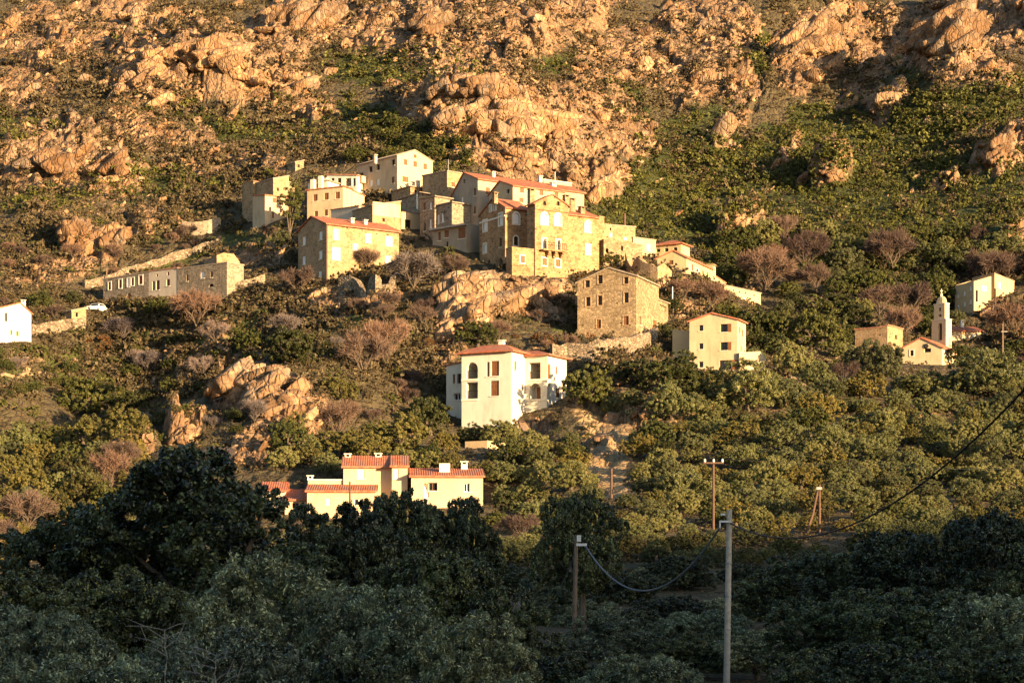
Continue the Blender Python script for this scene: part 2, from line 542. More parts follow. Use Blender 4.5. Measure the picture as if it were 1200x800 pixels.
                for i, ((s0, z0), (s1, z1)) in enumerate(zip(pr, pr[1:])):
                    if s1 - s0 < 0.05: continue
                    sl = (z1 - z0) / (s1 - s0)
                    a0 = s0 - (b.ov if i == 0 else 0); a1 = s1 + (b.ov if i == len(pr) - 2 else 0)
                    q0 = z0 + sl * (a0 - s0) + 0.012; q1 = z1 + sl * (a1 - s1) + 0.012
                    ns = max(4, int((Lw + 2 * b.ov * 0.6) / 0.11)); nb = len(mb.v)
                    for k in range(ns + 1):
                        ww = -b.ov * 0.6 + (Lw + 2 * b.ov * 0.6) * k / ns
                        for aa, qq in ((a0, q0), (a1, q1)):
                            p = b.o + e * aa + w * ww
                            mb.v.append((p.x, p.y, qq))
                            mb.v.append((p.x, p.y, qq + t + (0.035 if k % 2 else 0)))
                    for k in range(ns):
                        i0 = nb + 4 * k; i1 = i0 + 4
                        mb.f += [(i0 + 1, i0 + 3, i1 + 3, i1 + 1), (i0, i1, i1 + 2, i0 + 2),
                                 (i0, i0 + 1, i1 + 1, i1), (i0 + 2, i1 + 2, i1 + 3, i0 + 3)]
                    for i0 in (nb, nb + 4 * ns):
                        mb.f.append((i0, i0 + 1, i0 + 3, i0 + 2))
                b.roof_o = s.part(mb, 'roof', M[b.roof])
        for a in s.todo: s._win(*a)
    def _win(s, f, u0, u1, z0, z1, poly, kind, arch, sur, rev, opened, label, name):
        def bar(mb, ua, ub, za, zb_, dep, th):
            c = f.pt((ua + ub) / 2, (za + zb_) / 2, dep)
            mb.box(c, f.d * ((ub - ua) / 2), f.n * (th / 2), (0, 0, (zb_ - za) / 2))
        W, Hh = u1 - u0, z1 - z0
        if kind == 'hole': 
            mb = MB(); mb.poly([f.pt(u, z, rev + 0.3) for u, z in rail_poly(u0 - .3, u1 + .3, z0 - .3, z1 + .3, False)])  # dark sheet behind the opening, its colour stands in for interior shade
            s.part(mb, name, M['dark'], None, label); return
        if kind.startswith('loggia'):
            mb = MB(); mb.poly([f.pt(u, z, rev - 0.01) for u, z in rail_poly(u0 - 0.02, u1 + 0.02, z0 - 0.02, z1 + 0.02, False)])
            root = s.part(mb, 'loggia_recess', M['pink'], None, label)  # duller render on the back wall imitates shade inside the recess
            mb = MB(); bar(mb, u0 + W * 0.3, u1 - W * 0.3, z0 + 0.02, z0 + Hh * 0.8, rev - 0.05, 0.06)
            s.part(mb, 'door', M['shutter'] if 'door' in kind or W < 1.2 else M['wood'], root)
            if W > 1.0 and 'door' not in kind:
                mb = MB(); bar(mb, u0 + 0.02, u1 - 0.02, z0 + 0.92, z0 + 0.98, 0.2, 0.05)
                for k in range(int(W / 0.14)):
                    uu = u0 + 0.07 + 0.14 * k
                    bar(mb, uu - 0.012, uu + 0.012, z0 + 0.03, z0 + 0.92, 0.2, 0.024)
                s.part(mb, 'railing', M['dark'], root)
            return
        fm = M['white_frame'] if kind in ('white', 'white_open', 'glass_white') else M['wood']
        mb = MB()
        e = min(0.07, W * 0.12)
        dep = rev - 0.05 if kind.startswith('glass') or kind.endswith('open') else 0.13
        bar(mb, u0, u0 + e, z0, z1, dep, 0.06); bar(mb, u1 - e, u1, z0, z1, dep, 0.06)
        bar(mb, u0 + e, u1 - e, z0, z0 + e, dep, 0.055)
        if not arch: bar(mb, u0 + e, u1 - e, z1 - e, z1, dep, 0.055)
        if kind.startswith('glass') or kind.endswith('open'):
            um = (u0 + u1) / 2
            bar(mb, um - e * 0.6, um + e * 0.6, z0 + e, z1 - e, dep, 0.05)
        root = s.part(mb, name, fm, None, label)
        if not sur and name == 'window' and Hh > 0.7:
            mb = MB(); bar(mb, u0 - 0.08, u1 + 0.08, z0 - 0.09, z0 - 0.003, -0.04, 0.1)
            s.part(mb, 'sill', M['trim'], root)
        if sur:
            mb = MB(); bw = min(0.22, W * 0.22)
            bar(mb, u0 - bw, u0 - 0.003, z0 - bw, z1 - (W / 2 if arch else 0), -0.025, 0.06)
            bar(mb, u1 + 0.003, u1 + bw, z0 - bw, z1 - (W / 2 if arch else 0), -0.025, 0.06)
            bar(mb, u0, u1, z0 - bw, z0 - 0.003, -0.035, 0.09)
            if arch:
                ar = poly[2:]
                uc = (u0 + u1) / 2; zc = z1 - W / 2
                for (ua, za), (ub, zb_) in zip(ar, ar[1:]):
                    k = 1 + bw / (W / 2)
                    qa, qb = (uc + (ua - uc) * k, zc + (za - zc) * k), (uc + (ub - uc) * k, zc + (zb_ - zc) * k)
                    mb.poly([f.pt(ua, za, -0.055), f.pt(ub, zb_, -0.055), f.pt(*qb, -0.055), f.pt(*qa, -0.055)])
                    mb.poly([f.pt(*qa, -0.055), f.pt(*qb, -0.055), f.pt(*qb, 0), f.pt(*qa, 0)])
            else:
                bar(mb, u0 - bw, u1 + bw, z1 + 0.003, z1 + bw, -0.03, 0.07)
            s.part(mb, 'surround', M[sur], root)
        base = kind.split('_')[0]
        if kind in ('brown', 'red', 'white'):
            sm = M[{'brown': 'shutter', 'red': 'shutter_red', 'white': 'shutter_white'}[base]]
            um = (u0 + u1) / 2
            for ua, ub in ((u0 + e, um - 0.012), (um + 0.012, u1 - e)):
                mb = MB(); bar(mb, ua, ub, z0 + e, z1 - (e if not arch else W * 0.18), 0.12, 0.035)
                n = max(3, int(Hh / 0.22))
                for k in range(n):
                    zz = z0 + e + (Hh - 2 * e - (W * 0.18 if arch else 0)) * (k + 0.5) / n
                    bar(mb, ua + 0.05, ub - 0.05, zz - 0.035, zz + 0.035, 0.093, 0.022)
                s.part(mb, 'shutter', sm, root)
            if arch:
                mb = MB(); mb.poly([f.pt(u, z, 0.16) for u, z in poly]); s.part(mb, 'fanlight', sm, root)
        elif kind == 'door':
            mb = MB(); bar(mb, u0 + e, u1 - e, z0 + e, z1 - e, 0.13, 0.05)
            s.part(mb, 'door_panel', M['shutter'], root)
            if arch:
                mb = MB(); mb.poly([f.pt(u, z, 0.17) for u, z in poly]); s.part(mb, 'fanlight', M['wood'], root)
        else:
            mb = MB(); mb.poly([f.pt(u, z, rev - 0.01) for u, z in poly]); s.part(mb, 'pane', M['glass'], root)
            if kind.endswith('open'):
                sm = M[{'brown': 'shutter', 'red': 'shutter_red', 'white': 'shutter_white'}[base]]
                lw = W * 0.5
                sides = []
                # opened: 'both', or 'left'/'right' as seen from outside
                ccw = f.n.cross(f.d).z < 0     # u runs to the viewer's right
                if opened in ('both', 'left' if ccw else 'right'): sides.append((u0 - lw - 0.03, u0 - 0.03))
                if opened in ('both', 'right' if ccw else 'left'): sides.append((u1 + 0.03, u1 + lw + 0.03))
                for ua, ub in sides:
                    mb = MB(); bar(mb, ua, ub, z0, z1, -0.04, 0.045)
                    n = max(3, int(Hh / 0.22))
                    for k in range(n):
                        zz = z0 + Hh * (k + 0.5) / n
                        bar(mb, ua + 0.05, ub - 0.05, zz - 0.035, zz + 0.035, -0.073, 0.02)
                    s.part(mb, 'shutter', sm, root)
    def chimney(s, b, px, py, v, w=0.6, h=1.5, mat='trim', cap=True):
        k = (px - 600) / F
        o = b.o + b.dB * v
        u = (k * o.y - o.x) / (b.dA.x - k * b.dA.y)
        p = o + b.dA * u
        z = (HOR - py) / F * p.y
        mb = MB()
        mb.box((p.x, p.y, z - h / 2), b.dA * w / 2, b.dB * w / 2, (0, 0, h / 2))
        if cap:
            for sg in (-1, 1):
                q = p + b.dA * (w * 0.4 * sg)
                mb.box((q.x, q.y, z + 0.11), b.dA * 0.06, b.dB * w * 0.45, (0, 0, 0.105))
            mb.box((p.x, p.y, z + 0.26), b.dA * (w / 2 + 0.1), b.dB * (w / 2 + 0.1), (0, 0, 0.045))
        s.part(mb, 'chimney', M[mat])
    def strip(s, f, u0, u1, z0, z1, out, name, mat, dep0=0.0, label=None):
        """a box on a face from its plane (or dep0 inside) to `out` in front of it"""
        mb = MB()
        mb.box(f.pt((u0 + u1) / 2, (z0 + z1) / 2, -(out - dep0) / 2 - 0.001), f.d * (u1 - u0) / 2, f.n * (out + dep0) / 2, (0, 0, (z1 - z0) / 2))
        return s.part(mb, name, M[mat], None, label)
    def hip(s, b, z, rise, mat='tile', ov=0.5, ridge=0.35):
        """hipped roof over block b"""
        c = [b.o - b.dA * ov - b.dB * ov, b.o + b.dA * (b.LA + ov) - b.dB * ov, b.o + b.dA * (b.LA + ov) + b.dB * (b.LB + ov), b.o - b.dA * ov + b.dB * (b.LB + ov)]
        if b.LA > b.LB: e, L, w = b.dA, b.LA, b.LB
        else: e, L, w = b.dB, b.LB, b.LA
        mid = b.o + b.dA * b.LA / 2 + b.dB * b.LB / 2
        k = max(0.02, (L - w) / 2 + 0.01)
        r0, r1 = mid - e * k, mid + e * k
        mb = MB()
        lo = [Vector((q.x, q.y, z + 0.01)) for q in c]; up = [Vector((q.x, q.y, z + 0.17)) for q in c]
        R0, R1 = Vector((r0.x, r0.y, z + rise)), Vector((r1.x, r1.y, z + rise))
        mb.poly(lo)
        for i in range(4): mb.poly([lo[i], lo[(i + 1) % 4], up[(i + 1) % 4], up[i]])
        if e is b.dA:
            mb.poly([up[0], up[1], R1, R0]); mb.poly([up[1], up[2], R1]); mb.poly([up[2], up[3], R0, R1]); mb.poly([up[3], up[0], R0])
        else:
            mb.poly([up[0], up[1], R0]); mb.poly([up[1], up[2], R1, R0]); mb.poly([up[2], up[3], R1]); mb.poly([up[3], up[0], R0, R1])
        return s.part(mb, 'roof', M[mat])
# ------------------------------------------------------------------ the buildings of the village
def at_px(b, side, px, py):
    f = b.A if side == 'A' else b.B
    return f.uz(px, py)

# --- white villa below the village
h = House('villa', 'large white villa with red hipped roofs, arched openings and brown shutters below the rock', 'villa', 599, 240, 500)
v1 = h.block(599, 240, 62, l=541, r=615.5, base=(509, 499, 492), prof=('flat', 412), mat='white', roof=None)
ea = v1.o + v1.dA * (v1.LA - 0.02)
k = (641 - 600) / F
dneg = -v1.dB
L2 = (k * ea.y - ea.x) / (dneg.x - k * dneg.y)
c2 = ea + dneg * L2
z2 = (HOR - 416.5) / F * c2.y
v2 = h.block(641, c2.y, 62, LB=L2 + 4.0, r=664, base=(474, 468, 466), prof=('flat', z2), mat='white', roof=None, C=(c2.x, c2.y))
v3 = h.block(541.5, 246.5, 55, l=523, LA=4.0, base=(493, 493, 0), prof=('B', [(541.5, 425), (523, 429)]), mat='white', ov=0.3)
h.win(v1, 'B', 553.2, 434, 13.6, 19.2, 'loggia', True, rev=2.4)
h.win(v1, 'B', 553.2, 457.3, 13.6, 19.4, 'loggia', rev=2.4)
h.win(v1, 'B', 572, 432.6, 3.4, 17.2, 'brown'); h.win(v1, 'B', 580.3, 431.6, 9, 17.4, 'brown')
h.win(v1, 'B', 579.8, 454.8, 9.8, 17.8, 'brown')
h.win(v1, 'A', 604, 428.6, 2.4, 11, 'brown'); h.win(v1, 'A', 612.3, 454, 1.8, 8, 'brown')
h.win(v2, 'B', 626.5, 434.3, 13.8, 19.4, 'loggia', rev=2.2)
h.win(v2, 'B', 626.9, 458.4, 13.4, 19.2, 'loggia_door', True, rev=1.2)
h.win(v2, 'A', 643.6, 435, 3.6, 18.4, 'brown', True); h.win(v2, 'A', 643.6, 458, 3.6, 17, 'loggia', rev=0.8)
h.win(v2, 'A', 652.2, 434, 2.6, 9, 'brown'); h.win(v2, 'A', 654.4, 460.5, 6, 11, 'glass')
h.win(v3, 'B', 532, 444, 2.6, 11, 'brown'); h.win(v3, 'B', 538, 443.4, 4.6, 11.5, 'glass')
h.win(v3, 'B', 535.5, 464.5, 8, 8, 'glass_white')
h.hip(v1, v1.pa[0][1], 1.15, 'tile', 0.55); h.hip(v2, z2, 1.0, 'tile', 0.55)
for py in (444.6, 468.2):
    u, z = at_px(v1, 'B', 560, py)
    h.strip(v1.B, at_px(v1, 'B', 560.3, py)[0], v1.LB, z - 0.1, z + 0.12, 0.09, 'string_course', 'trim')
for py in (445, 468.5):
    u, z = at_px(v2, 'B', 630, py)
    h.strip(v2.B, 0.0, L2, z - 0.1, z + 0.12, 0.09, 'string_course', 'trim')
h.chimney(v1, 588, 401.5, 3.0, 0.6, 1.6, 'trim')
VILLA = (h, v1, v2)

h = House('garage', 'low yellow garage with a brown door cut into the bank under the white villa', 'garage', 571, 228, 539)
b = h.block(571, 228, 60, l=545, LA=4, base=(539, 540, 0), prof=('flat', 516), mat='pale', roof=None)
h.win(b, 'B', 562.6, 532, 7.5, 13, 'door', name='door')

# --- low houses behind the dark oaks
h = House('house', 'cream two storey house with red roof, white shutters and low front wing behind dark oaks', 'house', 402.5, 196, 600)
b1 = h.block(402.5, 196, 3, r=459.5, LB=7.0, base=(0, 592, 592), prof=('B', [(402.5, 547.3), (0, 0)]) if False else ('flat', 547), mat='cream', roof=None)
b1.flat = False; z = b1.pa[0][1]; b1.axis = 'B'; b1.pa = [(0, z), (3.6, z + 1.15), (7.0, z)]; b1.roof = 'tile'
h.win(b1, 'A', 422.8, 555, 8.6, 11, 'white'); 
b2 = h.block(459.3, 195.0, 3, r=477.5, LB=8.0, base=(0, 592, 592), prof=('flat', 546.6), mat='cream', roof=None)
b2.flat = False; z = b2.pa[0][1]; b2.axis = 'B'; b2.pa = [(0, z), (4.6, z + 1.2), (8.0, z)]; b2.roof = 'tile'
h.win(b2, 'A', 463.2, 555, 6.5, 11.5, 'white')
b3 = h.block(360, 191.5, 3, r=440, LB=4.5, base=(0, 604, 602), prof=('flat', 576), mat='cream', roof=None)
b3.flat = False; z = b3.pa[0][1]; b3.axis = 'B'; b3.pa = [(0, z), (4.5, z + 0.75)]; b3.roof = 'tile'
b4 = h.block(361, 196.1, 3, r=402.3, LB=4, base=(0, 600, 598), prof=('flat', 562.5), mat='cream', roof=None, cap='trim')
h.win(b3, 'A', 420.5, 588, 11, 8, 'glass_white'); h.win(b3, 'A', 385, 588, 6, 8, 'white')
h.chimney(b1, 407.6, 535, 3.2, 0.55, 1.6); h.chimney(b1, 443.3, 534.5, 3.4, 0.6, 1.7); h.chimney(b4, 363.6, 560.5, 1.0, 0.5, 0.9)
h2 = House('house', 'cream single storey house with wide red roof, right of the cream two storey house', 'house', 482, 194, 600)
b = h2.block(482, 194, 3, r=566, LB=6.5, base=(0, 598, 597), prof=('flat', 558.5), mat='cream', roof=None)
b.flat = False; z = b.pa[0][1]; b.axis = 'B'; b.pa = [(0, z), (5.2, z + 0.95), (6.5, z + 0.9)]; b.roof = 'tile'
h2.win(b, 'A', 507, 570, 11, 9.5, 'glass'); h2.win(b, 'A', 547, 571, 7, 10, 'glass_white'); h2.win(b, 'A', 500, 575, 6, 18, 'white')
h2.chimney(b, 521, 543, 2.6, 1.0, 1.5, 'trim', False); h2.chimney(b, 544, 544, 4.6, 0.6, 1.2)
h3 = House('house', 'low red roofed outbuilding half hidden by the big oak left of the cream houses', 'house', 307, 194, 604)
b = h3.block(307, 194, 3, r=334, LB=5, base=(0, 606, 605), prof=('flat', 575), mat='pink', roof=None)
b.flat = False; z = b.pa[0][1]; b.axis = 'B'; b.pa = [(0, z), (3.0, z + 0.85), (5, z)]; b.roof = 'tile'
b = h3.block(333.9, 193, 3, r=363, LB=4, base=(0, 606, 605), prof=('flat', 586), mat='cream', roof=None)
b.flat = False; z = b.pa[0][1]; b.axis = 'B'; b.pa = [(0, z), (4.0, z + 1.0)]; b.roof = 'tile'
h3.win(b, 'A', 346, 592, 7, 6, 'glass')
h4 = House('house', 'small pale gabled house almost covered by oak foliage at the far left', 'house', 82, 165, 636)
b = h4.block(78, 165, 12, r=106, LB=6, base=(0, 636, 634), prof=('A', [(78, 613), (92, 607), (106, 614)]), mat='cream')
h4.win(b, 'A', 97, 623, 5, 8, 'glass')

# --- cream modern house right of the stone house
h = House('house', 'tall cream gabled house with brown shutters beside open windows, below the ridge', 'house', 864, 262, 436)
b = h.block(864, 262, 68, l=808, r=873.8, base=(440, 443, 436), prof=('B', [(864, 374.6), (834, 367.6), (808, 377)]), mat='cream', ov=0.3)
for py, hh in ((384.3, 9.5), (405.6, 9.6)):
    h.win(b, 'B', 848.3, py, 8.6, hh, 'brown_open', opened='left')
    h.win(b, 'B', 821.6, py, 5.2, 7, 'glass')
h.win(b, 'B', 821.6, 427, 5.2, 7, 'glass'); h.win(b, 'B', 850, 427.5, 14, 11, 'brown_open', opened='left')
h.win(b, 'A', 867, 387, 1.6, 8, 'brown'); h.win(b, 'A', 870.5, 391, 1.9, 9, 'brown'); h.win(b, 'A', 868.6, 409, 1.8, 7, 'glass')
b = h.block(866.5, 261.5, 15, r=897, LB=4, base=(0, 436, 431), prof=('A', [(866.5, 413), (890.5, 411.5), (897, 417.5)]), mat='cream', roof=None)
b = h.block(809, 266, 68, l=788, LA=4, base=(416, 418, 0), prof=('B', [(809, 388), (788, 385.8)]), mat='pale', roof=None)

# --- big stone house
h = House('stone_house', 'tall bare rubble stone house with a low gable standing alone under the palace', 'house', 745.5, 272, 397)
b = h.block(745.5, 272, 68, l=676.7, r=772, base=(400, 398, 392), prof=('B', [(745.5, 323.6), (713.5, 314.5), (676.7, 331.5)]), mat='stone', roof='lauze', ov=0.25)
for px, py, w, hh in ((688.5, 332.2, 5.6, 8.2), (703.5, 327.5, 5.4, 9.8), (733.8, 328.5, 5.2, 7.8), (689.2, 353.5, 5.4, 10.8), (703.2, 352, 5.2, 11.2), (734, 348.8, 5.4, 12), (701.8, 379.6, 5.2, 10), (733.8, 375.5, 6, 10.6)):
    h.win(b, 'B', px, py, w, hh, 'glass' if py < 370 else 'brown', sur='stone_pale')
h.win(b, 'A', 750.7, 376, 2.0, 10, 'glass'); h.win(b, 'A', 767.5, 381, 4.2, 11, 'brown')
bp = h.block(771.5, 282, 68, l=769.5, r=783, base=(0, 378, 376), prof=('A', [(771.5, 352), (783, 356)]), mat='stone', roof='lauze')
h.win(bp, 'A', 777, 361, 7.5, 6, 'hole')

# --- the palace group on the rock
h = House('palace', 'grand honey coloured palace of three joined blocks with red roofs and white shutters', 'palace', 627, 297, 322)
TH = 32
p1 = h.block(592, 301, TH, l=562, r=620, base=(311, 313, 0), prof=('B', [(592, 243.2), (577.5, 233.5), (562, 253)]), mat='palace', ov=0.3)
h.win(p1, 'A', 604.8, 255.8, 7, 12.4, 'white', True, 'trim'); h.win(p1, 'A', 604.5, 282.2, 5, 11, 'glass', True, 'trim')
for px, py, w, hh, kd in ((586.8, 257, 4.2, 13, 'white'), (568.6, 264.5, 4.2, 12, 'white'), (575.2, 244, 2.6, 7, 'white'), (580.4, 242.5, 2.6, 7, 'white'),
                          (568.4, 291, 3.4, 10, 'white'), (586.4, 284, 3, 11, 'glass'), (586.6, 307, 3, 8, 'glass'), (573, 308, 2.4, 7, 'glass')):
    h.win(p1, 'B', px, py, w, hh, kd, kd == 'white' and hh > 9 and False, 'trim' if kd == 'white' else None)
u, z = at_px(p1, 'B', 577, 257)
h.strip(p1.B, 0, p1.LB, z - 0.12, z + 0.1, 0.1, 'string_course', 'trim')
p2 = h.block(627, 297, TH, l=618, r=665.6, base=(0, 323, 326), prof=('A', [(627, 238.5), (647.5, 228.8), (665.6, 241.5)]), mat='palace', ov=0.35)
for px in (653.8, 637.9):
    h.win(p2, 'A', px, 256 if px < 645 else 257, 6.6, 13, 'white', True, 'trim')
    h.win(p2, 'A', px + (0.2 if px < 645 else 0.4), 285.6 if px < 645 else 287, 4.8, 12, 'glass_white', False, 'trim')
    h.win(p2, 'A', px, 306.8 if px < 645 else 308.2, 5.6, 8.4, 'brown', False, 'trim')
    h.win(p2, 'A', px + 0.3, 236.8 if px < 645 else 238.4, 3.6, 5.2, 'glass', True)
u0, z = at_px(p2, 'A', 632.5, 244.6)
h.strip(p2.A, -0.1, p2.LA, z - 0.15, z + 0.15, 0.22, 'cornice', 'palace')
# balcony with corbels
ua, zb = at_px(p2, 'A', 632.6, 293); ub, _ = at_px(p2, 'A', 659.8, 293)
h.strip(p2.A, ua, ub, zb - 0.12, zb + 0.1, 1.0, 'balcony', 'palace')
mb = MB()
for i in range(13):
    uu = ua + 0.05 + (ub - ua - 0.1) * i / 12
    mb.box(p2.A.pt(uu, zb + 0.58, -0.94), p2.A.d * 0.018, p2.A.n * 0.018, (0, 0, 0.47))
mb.box(p2.A.pt((ua + ub) / 2, zb + 1.08, -0.94), p2.A.d * ((ub - ua) / 2), p2.A.n * 0.03, (0, 0, 0.03))
h.part(mb, 'balcony_railing', M['dark'])
for px in (641, 648.6, 657):
    uu, _ = at_px(p2, 'A', px, 295)
    mb = MB()
    for j, (o_, z_) in enumerate(((0.8, 0.28), (0.58, 0.56), (0.34, 0.84))):
        mb.box(p2.A.pt(uu, zb - 0.13 - z_ + 0.135, -o_ / 2 - 0.002), p2.A.d * 0.2, p2.A.n * (o_ / 2), (0, 0, 0.139))
    h.part(mb, 'corbel', M['palace'])
p3 = h.block(665.7, 305.6, TH, LB=6.5, r=702, base=(0, 324, 316), prof=('flat', 251.5), mat='palace', roof=None)
p3.flat = False; z = p3.pa[0][1]; p3.axis = 'B'; p3.pa = [(0, z), (4.0, z + 1.6), (6.5, z)]; p3.roof = 'tile'
h.win(p3, 'A', 689, 265.4, 6, 12, 'white', True, 'trim'); h.win(p3, 'A', 689.2, 292.4, 5, 11, 'white', False, 'trim')
p5 = h.block(600, 295.2, TH, l=593, r=641, base=(313, 316, 322), prof=('flat', 290), mat='palace', roof=None, cap='stone_pale')
h.win(p5, 'A', 612.4, 303.8, 5, 8.4, 'brown', False, 'trim')
p6 = h.block(702, 313, TH, LB=5, r=708, base=(0, 316, 312), prof=('flat', 254), mat='palace', roof=None, cap='stone_pale')
h.chimney(p1, 580.2, 228, 1.5, 0.6, 1.4, 'stone'); h.chimney(p2, 622.3, 224, 2.2, 0.8, 3.0, 'stone'); h.chimney(p3, 663.2, 231, 2.4, 0.8, 2.6, 'stone')
h.chimney(p3, 669.6, 235, 2.4, 0.9, 2.6, 'stone'); h.chimney(p3, 681.6, 244.5, 1.4, 0.8, 1.8, 'stone')
# --- gabled house behind the palace
h = House('house', 'house with a grey gable and long red roof rising right behind the palace', 'house', 601, 309, 300)
b = h.block(601, 309, TH, l=573, r=662, base=(0, 300, 0), prof=('B', [(601, 218), (586, 212.8), (573, 229)]), mat='worn', ov=0.3, ground=False, found=8)
for px, py in ((611.6, 223), (634.4, 225.6), (652, 228.4)): h.win(b, 'A', px, py, 4.6, 6, 'brown')
h.win(b, 'A', 611, 234.5, 5, 5, 'brown'); h.win(b, 'B', 595.4, 224.4, 3.2, 5.6, 'glass')
# --- largest gabled house, top
h = House('house', 'largest village house with tall grey gable wall and a long red roof along the top', 'house', 560, 316, 288)
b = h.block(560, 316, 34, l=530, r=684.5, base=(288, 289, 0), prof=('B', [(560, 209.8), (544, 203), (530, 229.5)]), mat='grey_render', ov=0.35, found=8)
for px, py, w, hh, kd in ((556.6, 225, 2.6, 9, 'brown'), (556.4, 246.5, 2.4, 9, 'brown'), (541.6, 234.6, 2.4, 7.5, 'white'), (536.2, 247.5, 2.4, 16, 'brown'), (533, 239, 2, 9, 'brown'), (544, 249.5, 2.2, 6, 'glass'),
                          (544, 212.4, 2, 5, 'glass'), (555.8, 268, 1.6, 3, 'hole'), (555.8, 281.5, 2, 6, 'glass'), (541.4, 284, 2, 6, 'glass')):
    h.win(b, 'B', px, py, w, hh, kd)
h.win(b, 'A', 571.6, 224, 4.6, 8, 'brown'); h.win(b, 'A', 671.4, 235, 4, 6, 'glass')
b2 = h.block(676, 326, 34, l=637, r=700, LA=None, base=(0, 260, 0), prof=('flat', 211), mat='cream', roof=None, ground=False, found=4, cap='trim') if False else None
h.chimney(b, 578, 203.5, 3.0, 0.45, 1.4); h.chimney(b, 633, 208.5, 4.5, 0.5, 1.8); h.chimney(b, 648, 216, 2.0, 0.8, 1.2, 'trim')
bt = h.block(637, 333, 34, LB=3, r=670, base=(0, 250, 0), prof=('flat', 210.5), mat='pale', roof=None, ground=False, cap='trim')
mb = MB(); pt = P(650.5, 201.5, 333.5)
mb.tube([pt, (pt.x, pt.y, pt.z - 1.6)], [0.05, 0.05], 6); h.part(mb, 'flue_pipe', M['white_frame'])
# --- shaded lower terrace house
h = House('house', 'shaded grey house with a flat roof terrace and square bay window under the tall gable', 'house', 546, 309, 290)
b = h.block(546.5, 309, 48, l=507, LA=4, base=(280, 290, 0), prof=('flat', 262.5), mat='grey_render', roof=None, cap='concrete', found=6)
for px, py, w, hh, kd in ((541.2, 273, 8.6, 13, 'brown'), (523.4, 271.5, 5, 11, 'brown'), (515, 277, 3, 10, 'brown'), (524, 286, 2.6, 6, 'glass')):
    h.win(b, 'B', px, py, w, hh, kd)
u0 = 0.0
h.strip(b.B, -0.3, b.LB, b.pa[0][1] - 0.25, b.pa[0][1] + 0.02, 0.7, 'terrace_edge', 'concrete')
h = House('house', 'narrow shaded stone house with white shutters between the tall gable and the tan house', 'house', 529.5, 315.5, 262)
b = h.block(529.6, 315.5, 40, l=509.5, LA=4, base=(0, 262, 0), prof=('B', [(529.6, 237.6), (509.5, 242)]), mat='stone_grey', roof='lauze', ground=False, found=5)
for px, py, w, hh, kd in ((513.6, 257, 2.8, 11, 'white'), (518.8, 254, 3.2, 13, 'white'), (520.5, 249, 2, 4, 'glass')):
    h.win(b, 'B', px, py, w, hh, kd)
b = h.block(509.4, 318, 40, l=492, LA=3.5, base=(278, 280, 0), prof=('B', [(509.4, 230.6), (492, 233)]), mat='stone_grey', roof='lauze', found=5)
for px, py, w, hh, kd in ((504.6, 241, 2.6, 8, 'white'), (504.4, 262, 2.6, 10, 'white'), (497.6, 242, 2.4, 9, 'brown'), (497.6, 266, 2.2, 10, 'glass')):
    h.win(b, 'B', px, py, w, hh, kd)
# --- tan house
h = House('house', 'tan stone house with a whitewashed right side behind the narrow shaded houses', 'house', 524, 326, 242)
b = h.block(524, 326, 40, l=495, r=543, base=(0, 242, 0), prof=('B', [(524, 201), (495, 206.5)]), mat='stone_pale', roof=None, ground=False, found=5)
b.pa = [(0, b.pa[0][1]), (b.LB, b.pa[-1][1])]; b.roof = 'lauze'; b.ov = 0.15
h.win(b, 'A', 531, 216.5, 4, 5.6, 'brown')
mb = MB(); pt = P(525.3, 187, 329)
mb.tube([pt, (pt.x, pt.y, pt.z - 2.2)], [0.04, 0.04], 5)
for dz, hw in ((0.1, 0.6), (0.35, 0.5), (0.6, 0.4)):
    mb.tube([(pt.x - hw, pt.y, pt.z - dz), (pt.x + hw, pt.y + 0.3, pt.z - dz)], [0.025, 0.025], 4)
h.part(mb, 'antenna', M['metal'])
# --- tall house at the top left with gable
h = House('house', 'tall cream house with lit gable end and balcony, highest left of the village', 'house', 465.5, 338, 224)
b = h.block(465.5, 338, 42, l=419.5, r=507, base=(236, 226, 216), prof=('A', [(465.5, 182.5), (486, 176.4), (507, 189.5)]), mat='cream', ov=0.2, roof='lauze')
for px, py in ((434.5, 198.4), (443.2, 196), (460.8, 190.4)): h.win(b, 'B', px, py, 3.8, 7, 'glass')
for px, py, kd in ((435, 214.6, 'white'), (443, 213.3, 'white'), (460.6, 211, 'brown'), (440.2, 230, 'brown')): h.win(b, 'B', px, py, 3.4, 7.6, kd)
for px, py in ((475.3, 190.3), (486.4, 192.6), (498.2, 195.4)): h.win(b, 'A', px, py, 4.2, 7, 'brown')
h.win(b, 'A', 486.4, 183.2, 3.4, 4, 'brown'); h.win(b, 'A', 475, 210.4, 7, 6.8, 'brown')
h.win(b, 'B', 423.4, 206.5, 4.5, 8, 'loggia', rev=1.2)
ua, za = at_px(b, 'B', 430, 214); 
h.strip(b.B, ua, b.LB + 0.4, za - 0.1, za + 1.0, 1.1, 'balcony', 'cream')
h.chimney(b, 439.5, 183.5, 4.0, 0.5, 1.2, 'pink')
h = House('stone_house', 'low rubble stone house with slab roof tucked under the tall cream gable', 'house', 480, 331, 232)
b = h.block(481, 331, 40, l=459, r=496, base=(0, 234, 0), prof=('B', [(481, 219), (459, 225)]), mat='stone', roof='lauze', ground=False)
h.win(b, 'A', 487, 225, 3, 4, 'glass'); h.chimney(b, 479.6, 217, 1.0, 0.5, 1.6, 'trim'); h.chimney(b, 484, 215.4, 1.6, 0.5, 1.6, 'trim')
h.chimney(b, 490, 214, 1.0, 0.5, 1.8, 'trim')
